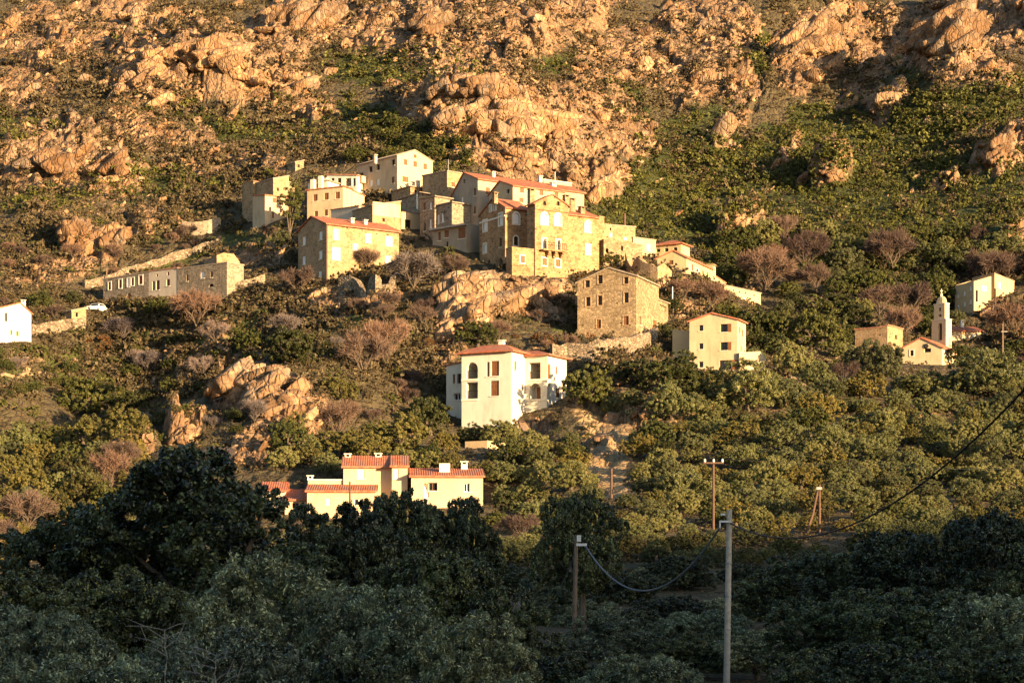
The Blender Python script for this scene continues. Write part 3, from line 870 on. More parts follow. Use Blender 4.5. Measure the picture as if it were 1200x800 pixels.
# --- stone walled house with flat lit side, centre-left
h = House('house', 'half plastered house with blank sunlit front, left of the narrow shaded houses', 'house', 436.5, 318, 268)
b = h.block(436.5, 318, 34, l=413, r=469.5, base=(0, 272, 270), prof=('A', [(436.5, 240.6), (469.5, 236.6)]), mat='stone_pale', roof='lauze', ov=0.12)
h.win(b, 'A', 449.5, 257.6, 3, 4, 'glass')
u0, z0 = at_px(b, 'A', 437, 252); 
h.strip(b.A, 0.05, b.LA - 0.05, z0, b.h if False else at_px(b, 'A', 469, 240)[1], 0.035, 'render_band', 'cream')
h = House('house', 'small pale house with a broken dark front just right of the blank sunlit front', 'house', 470, 322.5, 270)
b = h.block(470.4, 322.5, 34, LB=5, r=492, base=(0, 272, 0), prof=('flat', 248.5), mat='pale', roof=None, ground=False, cap='stone_pale')
h.win(b, 'A', 478, 263, 7, 11, 'hole')
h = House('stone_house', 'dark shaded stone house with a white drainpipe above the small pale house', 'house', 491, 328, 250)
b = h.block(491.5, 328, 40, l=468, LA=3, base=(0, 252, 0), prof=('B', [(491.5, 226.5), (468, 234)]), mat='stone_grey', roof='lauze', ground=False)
mb = MB(); uu, zz = at_px(b, 'B', 489.4, 227); _, zq = at_px(b, 'B', 489.4, 245)
mb.tube([b.B.pt(uu, zz, -0.09), b.B.pt(uu, zq, -0.09)], [0.12, 0.12], 6); h.part(mb, 'drainpipe', M['white_frame'])
h = House('house', 'pink rendered shed with a single slope roof in front of the cream long house', 'house', 420.5, 323, 254)
b = h.block(420.5, 323, 46, l=388, LA=5, base=(0, 262, 0), prof=('B', [(420.5, 242), (388.5, 246.5)]), mat='pink', roof='tile_old', ov=0.15, ground=False)
# --- cream long house
h = House('house', 'long cream house with five small brown windows below the white terrace house', 'house', 402, 332, 262)
b = h.block(402, 332, 62, l=360, r=412, base=(262, 260, 254), prof=('B', [(402, 219), (360, 223.5)]), mat='cream', ov=0.3, roof=None)
b.roof = 'tile'
zz = b.pa[0][1]
for px, py in ((369.5, 231.8), (382.5, 230.2), (395.6, 229)): h.win(b, 'B', px, py, 5.2, 8.2, 'brown')
for px, py in ((370.4, 251), (382, 249.4)): h.win(b, 'B', px, py, 4.2, 7.4, 'brown')
b = h.block(412.5, 336.5, 34, LB=5, r=427, base=(0, 246, 240), prof=('A', [(412.5, 223.5), (427, 230)]), mat='cream', roof='tile', ov=0.2)
# --- white terrace house
h = House('house', 'white house with dark recessed terraces and three white chimney stacks above the long cream house', 'house', 409, 343, 224)
b = h.block(418, 343, 60, l=383, LA=5, base=(224, 222, 0), prof=('B', [(418, 205.8), (383, 205.2)]), mat='white', roof='tile_old', ov=0.3)
for px, w in ((389.8, 4), (397.6, 4.6), (408, 7), (415, 3.5)): h.win(b, 'B', px, 213.6, w, 9.5, 'glass' if w < 6 else 'loggia', rev=0.25 if w < 6 else 1.0)
b2 = h.block(383.5, 342, 60, l=361, LA=4, base=(224, 222, 0), prof=('B', [(383.5, 212), (361, 215)]), mat='white', roof=None, ground=False)
b2.roof = 'lauze'
h.win(b2, 'B', 372, 217.5, 6, 5, 'glass')
for px, py in ((367, 210.5), (376, 206.5), (382, 209)): h.chimney(b2, px, py, 0.8, 0.7, 2.2, 'white', False)
# --- stone house with tower, far left of the top row
h = House('stone_house', 'dusky stone house with taller sunlit tower block, left end of the top row', 'house', 320, 352, 258)
b = h.block(320, 352, 40, l=283.7, LA=4.5, base=(261, 259, 0), prof=('B', [(320, 211), (283.7, 218.6)]), mat='stone', roof='lauze', ov=0.12)
for px, py, w, hh, kd in ((289.6, 227.6, 3.6, 6.4, 'white'), (313.6, 222.5, 3.6, 6, 'white'), (295.4, 244, 3, 5.6, 'glass'), (306, 242, 2.2, 3, 'glass')): h.win(b, 'B', px, py, w, hh, kd)
b = h.block(320.3, 351.4, 40, LB=5, r=338.5, base=(0, 258, 0), prof=('A', [(320.3, 209.6), (338.5, 206.6)]), mat='stone_pale', roof='lauze', ov=0.1, ground=False)
h.win(b, 'A', 325.6, 222, 2.4, 4, 'glass')
b = h.block(297, 356, 40, l=285.5, LA=3, base=(0, 250, 0), prof=('B', [(297, 213), (285.5, 214)]), mat='stone_pale', roof='tile_old', ov=0.15, ground=False)
h = House('house', 'small cream house with dark shuttered windows behind the tall eucalyptus', 'house', 311, 346, 258)
b = h.block(310.5, 345, 38, LB=4, r=338, base=(0, 259, 258), prof=('flat', 229), mat='cream', roof=None, ground=True)
b.flat = False; z = b.pa[0][1]; b.axis = 'B'; b.pa = [(0, z), (4, z + 0.5)]; b.roof = 'tile'; b.ov = 0.25
for px, py, w, hh, kd in ((321.5, 235, 4, 6, 'brown'), (316.5, 245, 2.6, 5, 'glass'), (320, 252, 2.4, 8, 'brown'), (330, 238, 4, 6, 'brown'), (329, 247, 3, 5, 'glass')): h.win(b, 'A', px, py, w, hh, kd)
h = House('hut', 'small round topped stone hut alone on the slope above the white terrace house', 'hut', 346, 372, 200)
b = h.block(346, 372, 40, l=337, r=356, base=(199, 200, 197), prof=('A', [(346, 190.5), (356, 188.5)]), mat='stone', roof='lauze', ov=0.15)
h.win(b, 'A', 350, 194.5, 2.4, 4, 'glass')
# --- stone house with red tiled roof
h = House('stone_house', 'square honey stone house with red tiled roof and white shuttered windows on every side', 'house', 382.5, 306, 330)
b = h.block(382.5, 306, 34, l=349.5, r=467.5, base=(324, 330, 316), prof=('flat', 262.3), mat='stone_pale', roof=None)
z = b.pa[0][1]; zr = at_px(b, 'A', 467, 274)[1]
b.flat = False; b.axis = 'B'; b.pa = [(0, z), (b.LB * 0.5, z + 1.7), (b.LB, z + 0.1)]; b.roof = 'tile'; b.ov = 0.45
for px, py, w, hh, kd in ((394, 275, 5.4, 10, 'white'), (431.8, 279.6, 5.2, 8.6, 'white'), (455.6, 283, 5.6, 9, 'white'), (394, 297.6, 6.6, 12, 'white'),
                          (416.4, 289.6, 4.4, 6, 'white'), (454.6, 306.6, 5, 11, 'white')): h.win(b, 'A', px, py, w, hh, kd, sur='trim')
for px, py, hh in ((375.8, 276, 10), (356.2, 282.3, 10), (375.6, 298.6, 10), (356, 305, 10), (375, 323, 11)): h.win(b, 'B', px, py, 3.8, hh, 'white')
h.chimney(b, 412.5, 258, 2.2, 0.5, 1.5); h.chimney(b, 428, 260, 2.4, 0.5, 1.4)
h.strip(b.A, -0.05, 0.16, b.zb, z - 0.02, 0.14, 'drainpipe', 'wood', 0.0)
STONE_RED = b
# --- right-hand houses stepping down the ridge
h = House('stone_house', 'long low tan house just right of the palace with white windows', 'house', 707, 320, 284)
b = h.block(707.5, 320, 26, LB=5, r=744.5, base=(0, 286, 280), prof=('A', [(707.5, 263.5), (744.5, 266.5)]), mat='stone_pale', roof='lauze', ov=0.12, ground=False)
h.win(b, 'A', 716, 275.4, 4, 5, 'white'); h.win(b, 'A', 733.5, 279.6, 4, 3.6, 'white'); h.win(b, 'A', 715.5, 268.5, 1.8, 3, 'glass')
h = House('stone_wall', 'roofless stone ruin with a small arched opening below the long tan house', 'ruin', 707.5, 312, 300)
b = h.block(707.5, 312, 24, LB=4, r=753, base=(0, 310, 304), prof=('A', [(707.5, 280), (722, 279), (753, 287)]), mat='stone', roof=None)
h.win(b, 'A', 711.4, 293.4, 3, 5.4, 'hole', True); h.win(b, 'A', 729, 291, 2.2, 6, 'hole')
h = House('house', 'pale house with one white window between the stone ruin and the loggia house', 'house', 741.5, 322, 298)
b = h.block(742, 322, 26, LB=4, r=768.5, base=(0, 300, 298), prof=('A', [(742, 278.6), (768.5, 282)]), mat='worn', roof='lauze', ov=0.1)
h.win(b, 'A', 760.4, 289.4, 4.4, 8, 'white')
h = House('house', 'house with a row of three dark arches under a red hipped roof', 'house', 798, 324, 300)
b = h.block(798, 324, 62, l=768, r=808, base=(0, 302, 0), prof=('flat', 286), mat='pale', roof=None, ground=False)
for px in (771.4, 781, 791.4): h.win(b, 'B', px, 291.8, 4.6, 6, 'loggia', True, rev=1.3)
h.hip(b, b.pa[0][1], 1.0, 'tile', 0.5)
h = House('house', 'cream gabled house in front of the arches, shuttered windows along its right side', 'house', 804.5, 312, 326)
b = h.block(804.5, 312, 66, l=768, r=835.5, base=(306, 322, 324), prof=('B', [(804.5, 302), (789.6, 294.2), (768, 304)]), mat='pale', ov=0.25)
h.win(b, 'B', 786.6, 307.4, 5, 5, 'brown')
for px, py, kd in ((808.4, 312.4, 'white'), (811.8, 313.8, 'brown'), (815.6, 316.2, 'white'), (819.4, 318.4, 'white'), (824, 321, 'brown'), (817, 333.5, 'brown'), (829, 323, 'brown')): h.win(b, 'A', px, py, 2.1, 7.6, kd)
h.chimney(b, 833, 312.5, 1.0, 1.2, 1.6, 'pale'); h.chimney(b, 829.5, 316, 1.0, 0.7, 1.0, 'pale')
h = House('house', 'sunlit house at the right end of the village ridge with small attic openings', 'house', 848.5, 325, 356)
b = h.block(848.5, 325, 30, LB=5, r=891.5, base=(0, 372, 356), prof=('A', [(848.5, 334.6), (891.5, 344)]), mat='pale', roof='lauze', ov=0.15)
for px, py, w, hh, kd in ((864.6, 352, 3, 7, 'white'), (872.6, 353.6, 3.2, 9, 'white'), (859.6, 340.2, 1.6, 2, 'hole'), (866.4, 342, 1.6, 2, 'hole'), (873.6, 343.4, 1.6, 2, 'hole'), (883.6, 346, 1.6, 2, 'hole')): h.win(b, 'A', px, py, w, hh, kd)
b = h.block(836, 327, 58, l=829, r=850, base=(0, 346, 0), prof=('A', [(836, 322.5), (850, 332)]), mat='worn', roof='tile_old', ov=0.2, ground=False)
# --- church
h = House('church', 'small cream church with gabled front and two stage domed bell tower among olives', 'church', 1104, 298, 424)
b = h.block(1104, 298, 60, l=1057, r=1128, base=(426, 426, 422), prof=('B', [(1104, 407.5), (1079.6, 396.2), (1057, 408)]), mat='church', ov=0.25)
h.win(b, 'B', 1087, 410.4, 8, 4.6, 'glass', name='window'); h.win(b, 'B', 1068.6, 413.6, 4.2, 6.6, 'glass', sur='trim'); h.win(b, 'B', 1068.4, 431, 4.4, 5, 'glass')
mb = MB(); uu, zz = at_px(b, 'B', 1085.4, 405.4)
for a in range(6):
    w_ = a * math.pi / 3
    mb.box(b.B.pt(uu + 0.25 * math.cos(w_), zz + 0.25 * math.sin(w_), -0.05), b.B.d * 0.11, b.B.n * 0.05, (0, 0, 0.11))
h.part(mb, 'ornament', M['dark'])
h.win(b, 'A', 1118, 411.5, 2.2, 5, 'glass', sur='trim'); h.win(b, 'A', 1108, 411, 2.4, 5, 'glass', sur='trim')
t1 = h.block(1108.6, 306, 38, l=1091.8, r=1115, base=(0, 420, 0), prof=('flat', 374), mat='church', roof=None, ground=False, cap='trim')
h.win(t1, 'B', 1101.6, 388, 4.4, 21, 'hole', True, rev=0.5)
k = 0.62
cen = t1.o + t1.dA * t1.LA / 2 + t1.dB * t1.LB / 2
co = cen - t1.dA * t1.LA * 0.4 - t1.dB * t1.LB * 0.38
t2 = h.block(0, co.y, 38, LA=t1.LA * 0.8, LB=t1.LB * 0.76, base=(0, 374, 0), prof=('flat', (HOR - 355.5) / F * co.y), mat='church', roof=None, ground=False, C=(co.x, co.y), cap='trim', found=0.3)
t2.zb = t1.pa[0][1] - 0.2
h.win(t2, 'B', 1101.4, 360.6, 2.6, 7, 'hole', True, rev=0.4); h.win(t2, 'B', 1101.6, 369.4, 3.2, 3.2, 'hole', True, rev=0.4)
# dome with pinnacles and cross
mb = MB(); zt = t2.pa[0][1] + 0.1; ctr = t2.o + t2.dA * t2.LA / 2 + t2.dB * t2.LB / 2
ra, rb = t2.LA * 0.46, t2.LB * 0.46
prev = None
for i in range(7):
    a = i / 6 * math.pi / 2
    ring = []
    for k in range(12):
        w_ = 2 * math.pi * k / 12
        q = ctr + t2.dA * (ra * math.cos(a) ** 0.8 * math.cos(w_)) + t2.dB * (rb * math.cos(a) ** 0.8 * math.sin(w_))
        ring.append(Vector((q.x, q.y, zt + 1.15 * math.sin(a))))
    if prev:
        for k in range(12): mb.poly([prev[k], prev[(k + 1) % 12], ring[(k + 1) % 12], ring[k]])
    prev = ring
h.part(mb, 'dome', M['church'])
mb = MB(); mb.box((ctr.x, ctr.y, zt + 1.3), (0.14, 0, 0), (0, 0.14, 0), (0, 0, 0.22)); mb.box((ctr.x, ctr.y, zt + 1.85), (0.05, 0, 0), (0, 0.05, 0), (0, 0, 0.36)); mb.box((ctr.x, ctr.y, zt + 1.93), t2.dA * 0.26, (0, 0.04, 0), (0, 0, 0.045))
h.part(mb, 'cross', M['trim'])
h = House('house', 'low house with a red tiled roof and white window right behind the bell tower', 'house', 1116, 318, 398)
b = h.block(1114, 318, 16, LB=6, r=1153, base=(0, 400, 397), prof=('flat', 387.4), mat='cream', roof=None)
b.flat = False; z = b.pa[0][1]; b.axis = 'B'; b.pa = [(0, z), (3.2, z + 1.0), (6, z)]; b.roof = 'tile'
h.win(b, 'A', 1140.6, 393, 4, 5.4, 'white'); h.chimney(b, 1127.3, 377.5, 2.6, 0.45, 1.6)
b = h.block(1152.7, 320, 16, LB=3, r=1158, base=(0, 398, 396), prof=('flat', 391.6), mat='cream', roof=None, ground=False, cap='trim')
h = House('stone_house', 'ruined stone house with a broken gable half hidden by olives left of the church', 'ruin', 1036, 306, 412)
b = h.block(1040, 306, 56, l=1002, r=1058, base=(414, 418, 412), prof=('B', [(1040, 381.6), (1030, 384), (1002, 386.5)]), mat='stone_pale', roof='tile_old', ov=0.15)
h.win(b, 'A', 1050, 395, 2.6, 5, 'hole')
h = House('house', 'plain two part house with a shaded left wall, high among rocks at the right edge', 'house', 1141.3, 334, 362)
b = h.block(1141.3, 334, 24, l=1119, r=1161.5, base=(371, 366, 352), prof=('A', [(1141.3, 329.5), (1161.5, 323.6)]), mat='pale', roof=None)
for px, py in ((1122.6, 346), (1130.2, 343.5), (1123, 359.6), (1130.6, 356), (1137.6, 353.2), (1137.4, 337.4)): h.win(b, 'B', px, py, 2.4, 5.4, 'white')
h.win(b, 'A', 1154, 337.6, 6.6, 5.6, 'white'); h.win(b, 'A', 1144.6, 347, 2.8, 14, 'glass')
b = h.block(1165.6, 337.5, 24, LB=6, r=1188.5, base=(0, 345, 340), prof=('A', [(1165.6, 321), (1188.5, 330)]), mat='pale', roof='lauze', ov=0.1, ground=True)
h.win(b, 'A', 1172, 334, 3, 8, 'white')
# --- left side
h = House('house', 'white gabled house with an orange roof at the left edge of the photo', 'house', 2, 300, 405)
b = h.block(-12, 300, 24, LB=7, r=36.5, base=(0, 407, 393), prof=('A', [(-12, 364), (24, 355.5), (36.5, 367)]), mat='white', ov=0.3)
for px, py, w, hh, kd in ((7, 371.6, 3, 10, 'glass'), (13.2, 389.6, 2.4, 6, 'brown'), (20.4, 391, 3, 6, 'brown'), (20.6, 383.5, 1.8, 2.4, 'hole')): h.win(b, 'A', px, py, w, hh, kd)
h.chimney(b, 27, 354, 2.5, 0.6, 1.6)
G = 'row of old houses along the village road'
h = House('stone_house', 'dusky stone row house with red shutters and an arched cellar door, nearest the road end', 'house', 174, 319.5, 350, G)
b = h.block(174, 319.5, 52, l=121, LA=4, found=9, base=(357.5, 350, 0), prof=('B', [(174, 318.8), (121, 328)]), mat='stone_grey', roof='lauze', ov=0.12)
for px, py, w, hh, kd in ((128.6, 335, 3, 9, 'red'), (141.2, 332.6, 3.4, 10, 'red'), (150.8, 331, 3, 10, 'white'), (155.6, 330, 3, 9, 'red'), (165, 328, 4, 10, 'red')): h.win(b, 'B', px, py, w, hh, kd, sur='trim')
h.win(b, 'B', 151.3, 348.5, 6, 10.4, 'door', True, name='door'); h.win(b, 'B', 128, 352.4, 4, 6, 'glass', True)
h = House('house', 'pinkish rendered row house with a low lit parapet between two stone row houses', 'house', 207.5, 315.5, 346, G)
b = h.block(207.5, 315.5, 52, l=174.3, LA=4, found=9, base=(342, 343, 0), prof=('B', [(207.5, 314.6), (174.3, 318.4)]), mat='pink', roof='tile_old', ov=0.15)
for px, py, w, hh, kd in ((180, 335, 3, 11, 'glass'), (185, 334, 4, 11, 'red'), (197, 331, 4, 8, 'red'), (184, 322.5, 2, 3, 'glass'), (197, 320.6, 2.4, 4, 'red')): h.win(b, 'B', px, py, w, hh, kd)
h = House('stone_house', 'long grey stone row house with few openings, right of the pinkish row house', 'house', 266, 308.7, 342, G)
b = h.block(266, 308.7, 52, l=207.8, LA=3.5, found=9, base=(345, 343, 0), prof=('B', [(266, 308), (207.8, 315.6)]), mat='stone_grey', roof='lauze', ov=0.1)
for px, py, w, hh, kd in ((219.6, 325.6, 2.4, 8, 'red'), (237.4, 322, 4.4, 8, 'white'), (248, 321.6, 2.6, 7, 'red'), (247.6, 334.2, 6, 3.6, 'hole'), (230, 339, 3.6, 3.4, 'white'), (219, 341, 2.6, 3, 'hole')): h.win(b, 'B', px, py, w, hh, kd, kd == 'hole' and w > 5)
h = House('stone_house', 'roofless pale stone shell standing sunlit above the end of the grey row', 'ruin', 262, 331, 322)
b = h.block(254, 332, 32, LB=5, r=281, base=(0, 323, 321), prof=('A', [(254, 299), (262, 296), (274, 297.5), (281, 307)]), mat='stone_pale', roof=None)
h.win(b, 'A', 270, 312, 2, 5, 'hole'); h.win(b, 'A', 276, 313.6, 4.4, 9, 'hole')
b = h.block(255, 336, 40, l=237, LA=3, base=(0, 312, 0), prof=('B', [(255, 301), (237, 304)]), mat='stone', roof=None, ground=False)
h.win(b, 'B', 246, 309, 6, 4, 'hole')
h = House('shed', 'tiny stone shed by the parked car below the row houses', 'shed', 84, 312, 372)
b = h.block(84, 312, 40, l=75, r=101, base=(373, 373, 370), prof=('A', [(84, 364.4), (101, 361)]), mat='stone_pale', roof='lauze', ov=0.1)
h.win(b, 'A', 90, 368.6, 2.4, 5, 'hole')
# ------------------------------------------------------------------ terrain
for hh_ in HOUSES: hh_.finish()

CTRL = [  # photo column, row, distance in metres: places where the ground is seen
    # valley floor in front
    (600, 1500, 10), (100, 900, 40), (1100, 900, 40), (600, 860, 50), (200, 780, 75), (1000, 770, 75), (600, 760, 80),
    (100, 715, 110), (600, 700, 115), (1150, 700, 110), (850, 690, 118),
    # lower slope
    (20, 640, 165), (300, 640, 160), (690, 640, 140), (900, 645, 140), (1180, 640, 135),
    (620, 590, 180), (760, 590, 175), (950, 585, 175), (1150, 580, 172),
    (700, 540, 205), (820, 530, 205), (960, 520, 208), (1120, 510, 212), (1200, 505, 214),
    (710, 490, 232), (800, 480, 236), (930, 470, 240), (1050, 465, 248), (1190, 450, 262),
    (690, 450, 250), (760, 440, 256), (930, 430, 275), (1000, 425, 285),
    (470, 570, 198), (420, 530, 210), (500, 520, 222), (350, 560, 196),
    # spur below the palace
    (600, 345, 291), (560, 380, 276), (520, 410, 262), (650, 400, 264), (480, 460, 246), (430, 420, 256), (440, 370, 278),
    (300, 458, 241), (240, 530, 222), (360, 480, 234), (330, 415, 251), (357, 380, 257), (320, 440, 243), (400, 388, 266), (390, 350, 291), (292, 388, 301), (470, 340, 300),
    (540, 330, 296), (510, 305, 304),
    # left ravine and its far side
    (248, 500, 268), (185, 530, 270), (120, 538, 274), (60, 510, 274), (272, 432, 291), (205, 470, 294), (140, 480, 298), (70, 446, 298), (20, 560, 222), (100, 560, 215), (240, 395, 302), (180, 400, 309), (110, 405, 311),
    (10, 440, 280), (60, 398, 306), (-100, 430, 285), (-100, 560, 220),
    # above the left row
    (150, 300, 345), (60, 300, 350), (230, 282, 350), (20, 330, 330), (100, 240, 375), (20, 240, 385), (200, 220, 385), (260, 262, 357),
    (330, 215, 368), (300, 180, 395), (420, 175, 380), (540, 175, 376), (100, 180, 410), (0, 180, 420),
    # rock outcrops and mountain
    (240, 130, 432), (250, 55, 452), (130, 90, 455), (350, 90, 462), (380, 130, 435), (450, 110, 440), (0, 90, 470), (0, 0, 560), (150, 0, 540), (300, 0, 545),
    (600, 195, 372), (640, 150, 392), (580, 90, 410), (500, 120, 415), (690, 130, 425), (600, 40, 475), (600, -10, 530), (450, 40, 490), (450, 0, 540),
    (720, 230, 400), (740, 190, 430), (760, 130, 470), (800, 60, 520), (800, 0, 570),
    (720, 265, 365), (800, 270, 375), (900, 240, 400), (880, 170, 445), (940, 60, 500), (960, 0, 555), (1000, 140, 478),
    (1052, 70, 548), (1035, 105, 522), (1130, 60, 475), (1105, 105, 456), (1130, 0, 540), (1200, 0, 560), (1200, 90, 470), (1100, 150, 450), (1200, 170, 415),
    (1000, 200, 425), (1100, 230, 400), (1200, 240, 380), (960, 280, 372), (1060, 290, 365), (1200, 300, 355), (930, 340, 335), (1010, 350, 340),
    (1090, 345, 350), (1200, 350, 335), (960, 390, 308), (1190, 400, 312), (1060, 380, 322),
    # above and beside the frame
    (600, -160, 760), (100, -160, 780), (1100, -160, 780), (-300, -60, 620), (1500, -60, 620), (-300, 200, 400), (1500, 200, 400),
    (-300, 450, 270), (1500, 420, 280), (-400, 640, 150), (1600, 640, 140), (600, -260, 980), (-100, -260, 980), (1300, -260, 980),
]
pts = [((px - 600) / F * d, d, (HOR - py) / F * d) for px, py, d in CTRL] + [tuple(p) for p in GROUND_PTS]
pts += [(0, 0, -1.75), (-25, 5, -2.0), (25, 5, -1.8), (0, 22, -3.4)]
pts = np.array(pts)
def tps(r2): return np.where(r2 > 1e-12, 0.5 * r2 * np.log(np.maximum(r2, 1e-12)), 0.0)
_xy = pts[:, :2] / 100.0
_n = len(pts)
_K = tps(((_xy[:, None, :] - _xy[None, :, :]) ** 2).sum(-1)) + np.eye(_n) * 0.0035
_Pm = np.hstack([np.ones((_n, 1)), _xy])
_A = np.block([[_K, _Pm], [_Pm.T, np.zeros((3, 3))]])
_w = np.linalg.solve(_A, np.concatenate([pts[:, 2], np.zeros(3)]))
def base_h(x, y):
    sh = np.shape(x)
    q = np.stack([np.ravel(x), np.ravel(y)], 1) / 100.0
    out = np.empty(len(q))
    for i in range(0, len(q), 20000):
        c = q[i:i + 20000]
        out[i:i + 20000] = tps(((c[:, None, :] - _xy[None]) ** 2).sum(-1)) @ _w[:_n] + _w[_n] + c @ _w[_n + 1:]
    return out.reshape(sh)

# what covers the ground, surveyed from the photograph: (column, row, half width, half height, turn in degrees, amount)
ROCK_Z = [
    (240, 75, 120, 42, 12, 1.0), (180, 95, 60, 30, 0, .9), (320, 105, 70, 22, 25, .8), (60, 185, 70, 32, -8, .85), (110, 200, 60, 26, 0, .7),
    (150, 25, 90, 22, 5, .6), (60, 45, 70, 40, 0, .6), (30, 100, 50, 30, 0, .5), (330, 40, 70, 40, -40, .75), (400, 20, 60, 30, -30, .8), (190, 155, 90, 18, 8, .55),
    (260, 185, 80, 25, 5, .45), (90, 240, 90, 18, 0, .35), (480, 30, 90, 40, 0, .9), (580, 45, 80, 32, 0, .85), (650, 20, 70, 30, 0, .8), (540, 70, 60, 14, 0, .6),
    (580, 130, 105, 42, 10, 1.0), (610, 175, 95, 34, 10, 1.0), (520, 115, 60, 26, -25, .9), (665, 195, 40, 26, 40, .8), (690, 140, 50, 40, 50, .6),
    (705, 95, 55, 30, 60, .55), (760, 60, 60, 40, 0, .5), (740, 160, 30, 30, 60, .55), (712, 215, 26, 20, -30, .8), (850, 40, 40, 40, -50, .6), (810, 20, 40, 18, 0, .6),
    (820, 90, 50, 24, -30, .5), (870, 100, 26, 16, -40, .75), (960, 45, 56, 36, -30, .95), (950, 80, 40, 22, -30, .8), (1035, 55, 46, 34, -50, .85), (1110, 45, 60, 40, -30, .95), (1180, 20, 50, 34, 0, .8),
    (1150, 80, 50, 16, 20, .6), (1000, 115, 40, 14, -20, .5), (1040, 125, 26, 12, -30, .6), (975, 208, 28, 11, -8, 1.0), (870, 268, 34, 12, -8, .9), (925, 175, 26, 8, -38, .8), (860, 140, 26, 10, -20, .5),
    (1165, 185, 34, 20, -35, .9), (1190, 170, 26, 22, 0, .7), (1110, 215, 24, 10, -25, .7), (1195, 290, 16, 26, 0, .7), (850, 175, 20, 8, -15, .6), (840, 235, 20, 8, 0, .3),
    (590, 342, 66, 26, -8, 1.0), (545, 370, 34, 26, -40, .9), (525, 405, 20, 22, 0, .8), (640, 350, 40, 20, 20, .6), (425, 352, 60, 14, -5, .75), (380, 350, 30, 16, 0, .6),
    (285, 455, 42, 26, -25, 1.0), (330, 478, 34, 22, -20, .9), (215, 510, 26, 14, -10, .9), (345, 505, 36, 24, -40, .7), (310, 520, 40, 26, -20, .6), (150, 530, 40, 20, -45, .6), (250, 390, 26, 20, -45, .4),
    (92, 285, 22, 24, 0, .9), (115, 292, 30, 26, -40, .7), (60, 320, 60, 14, -5, .5), (160, 262, 60, 12, -10, .5), (300, 300, 30, 20, 0, .4), (230, 320, 20, 10, 0, .2),
    (740, 480, 50, 24, 0, .35), (700, 520, 24, 30, 0, .35), (720, 440, 24, 14, 0, .6), (620, 498, 30, 12, -10, .7), (1075, 480, 50, 14, 0, .45), (925, 455, 30, 20, -20, .4),
    (810, 470, 40, 12, 0, .5), (870, 330, 20, 14, 0, .3), (780, 345, 60, 26, 20, .5), (1180, 395, 24, 12, 0, .6), (730, 330, 30, 12, 10, .4), (1060, 330, 24, 8, 0, .3), (1150, 350, 30, 18, 0, .6), (30, 420, 30, 10, 0, .4), (70, 425, 24, 8, 0, .3),
    (640, 420, 30, 12, 0, .3), (470, 455, 8, 10, 0, 1.0), (480, 500, 10, 8, 0, .4), (230, 430, 40, 16, -45, .5), (190, 420, 30, 14, -45, .5), (270, 420, 24, 16, -40, .5),
]
GREEN_Z = [  # close green scrub and small oaks
    (780, 245, 90, 34, 0, 1.0), (870, 215, 90, 26, -22, 1.0), (960, 185, 110, 26, -24, 1.0), (1060, 150, 110, 26, -24, 1.0), (1150, 125, 70, 34, -24, 1.0), (1050, 200, 90, 36, -15, .9), (960, 240, 90, 26, -10, .8), (900, 275, 90, 26, 0, .7),
    (1150, 240, 60, 40, 0, .7), (1060, 260, 80, 30, 0, .8), (1000, 300, 80, 26, 0, .7), (850, 300, 30, 30, 0, .8), (740, 265, 40, 14, 0, 1.0), (480, 165, 60, 16, 10, .9), (530, 185, 26, 16, 0, .8), (440, 80, 60, 20, -5, .7), (500, 75, 70, 20, 10, .7), (160, 45, 26, 12, 0, .7),
    (130, 210, 50, 30, 0, .9), (800, 190, 70, 26, -24, .9), (880, 180, 70, 20, -24, 1.0), (960, 140, 60, 20, -24, .9), (1060, 170, 90, 24, -24, 1.0), (1150, 200, 60, 30, -24, .9), (1180, 110, 50, 20, -24, 1.0), (420, 140, 40, 20, 0, .7), (280, 150, 60, 12, 10, .6), (180, 120, 40, 10, 0, .5), (760, 200, 40, 16, -30, .7), (800, 150, 60, 20, -30, .6), (880, 60, 30, 30, -50, .5), (650, 80, 30, 14, 0, .5), (20, 150, 40, 20, 0, .5), (210, 215, 60, 12, 0, .6), (1060, 90, 20, 40, -50, .4), (740, 120, 20, 40, -40, .5), (60, 235, 60, 16, 0, .6), (300, 110, 40, 12, 10, .6), (380, 150, 60, 20, 0, .5),
]
GRASS_Z = [(30, 420, 60, 14, 0, .8), (60, 440, 70, 12, 0, .7), (60, 300, 60, 20, 0, .4), (250, 400, 60, 20, -30, .6), (560, 355, 30, 16, 0, .5), (400, 375, 30, 12, 0, .6), (660, 388, 30, 8, 0, .7), (815, 485, 40, 14, 0, .5), (300, 280, 40, 12, 0, .4), (130, 265, 90, 20, 0, .4), (230, 290, 60, 12, -20, .5)]
SAND_Z = [(712, 500, 24, 34, 10, 1.0), (700, 545, 16, 24, 0, .9), (745, 478, 60, 14, 0, .8), (725, 530, 14, 24, 10, .7), (690, 480, 30, 16, 0, .5), (930, 450, 26, 24, 0, .5), (715, 570, 12, 20, 0, .8), (330, 385, 60, 8, -20, .2)]
_W2, _H2 = 1600, 1040       # the survey sheet covers 200 px round the photograph
def sheet(zones):
    yy, xx = np.mgrid[0:_H2:2, 0:_W2:2].astype(np.float32)
    xx -= 200; yy -= 220
    wx = xx + (fbm(xx / 24.0, yy / 16.0, 3, 5) - 0.5) * 26; wy = yy + (fbm(xx / 24.0, yy / 16.0, 3, 9) - 0.5) * 22
    m = np.zeros_like(xx)
    for cx, cy, rx, ry, a, s in zones:
        a = math.radians(a); dx, dy = wx - cx, wy - cy
        u = (dx * math.cos(a) + dy * math.sin(a)) / rx; v = (-dx * math.sin(a) + dy * math.cos(a)) / ry
        m = np.maximum(m, s * np.clip((1.25 - np.sqrt(u * u + v * v)) / 0.5, 0, 1))
    return m
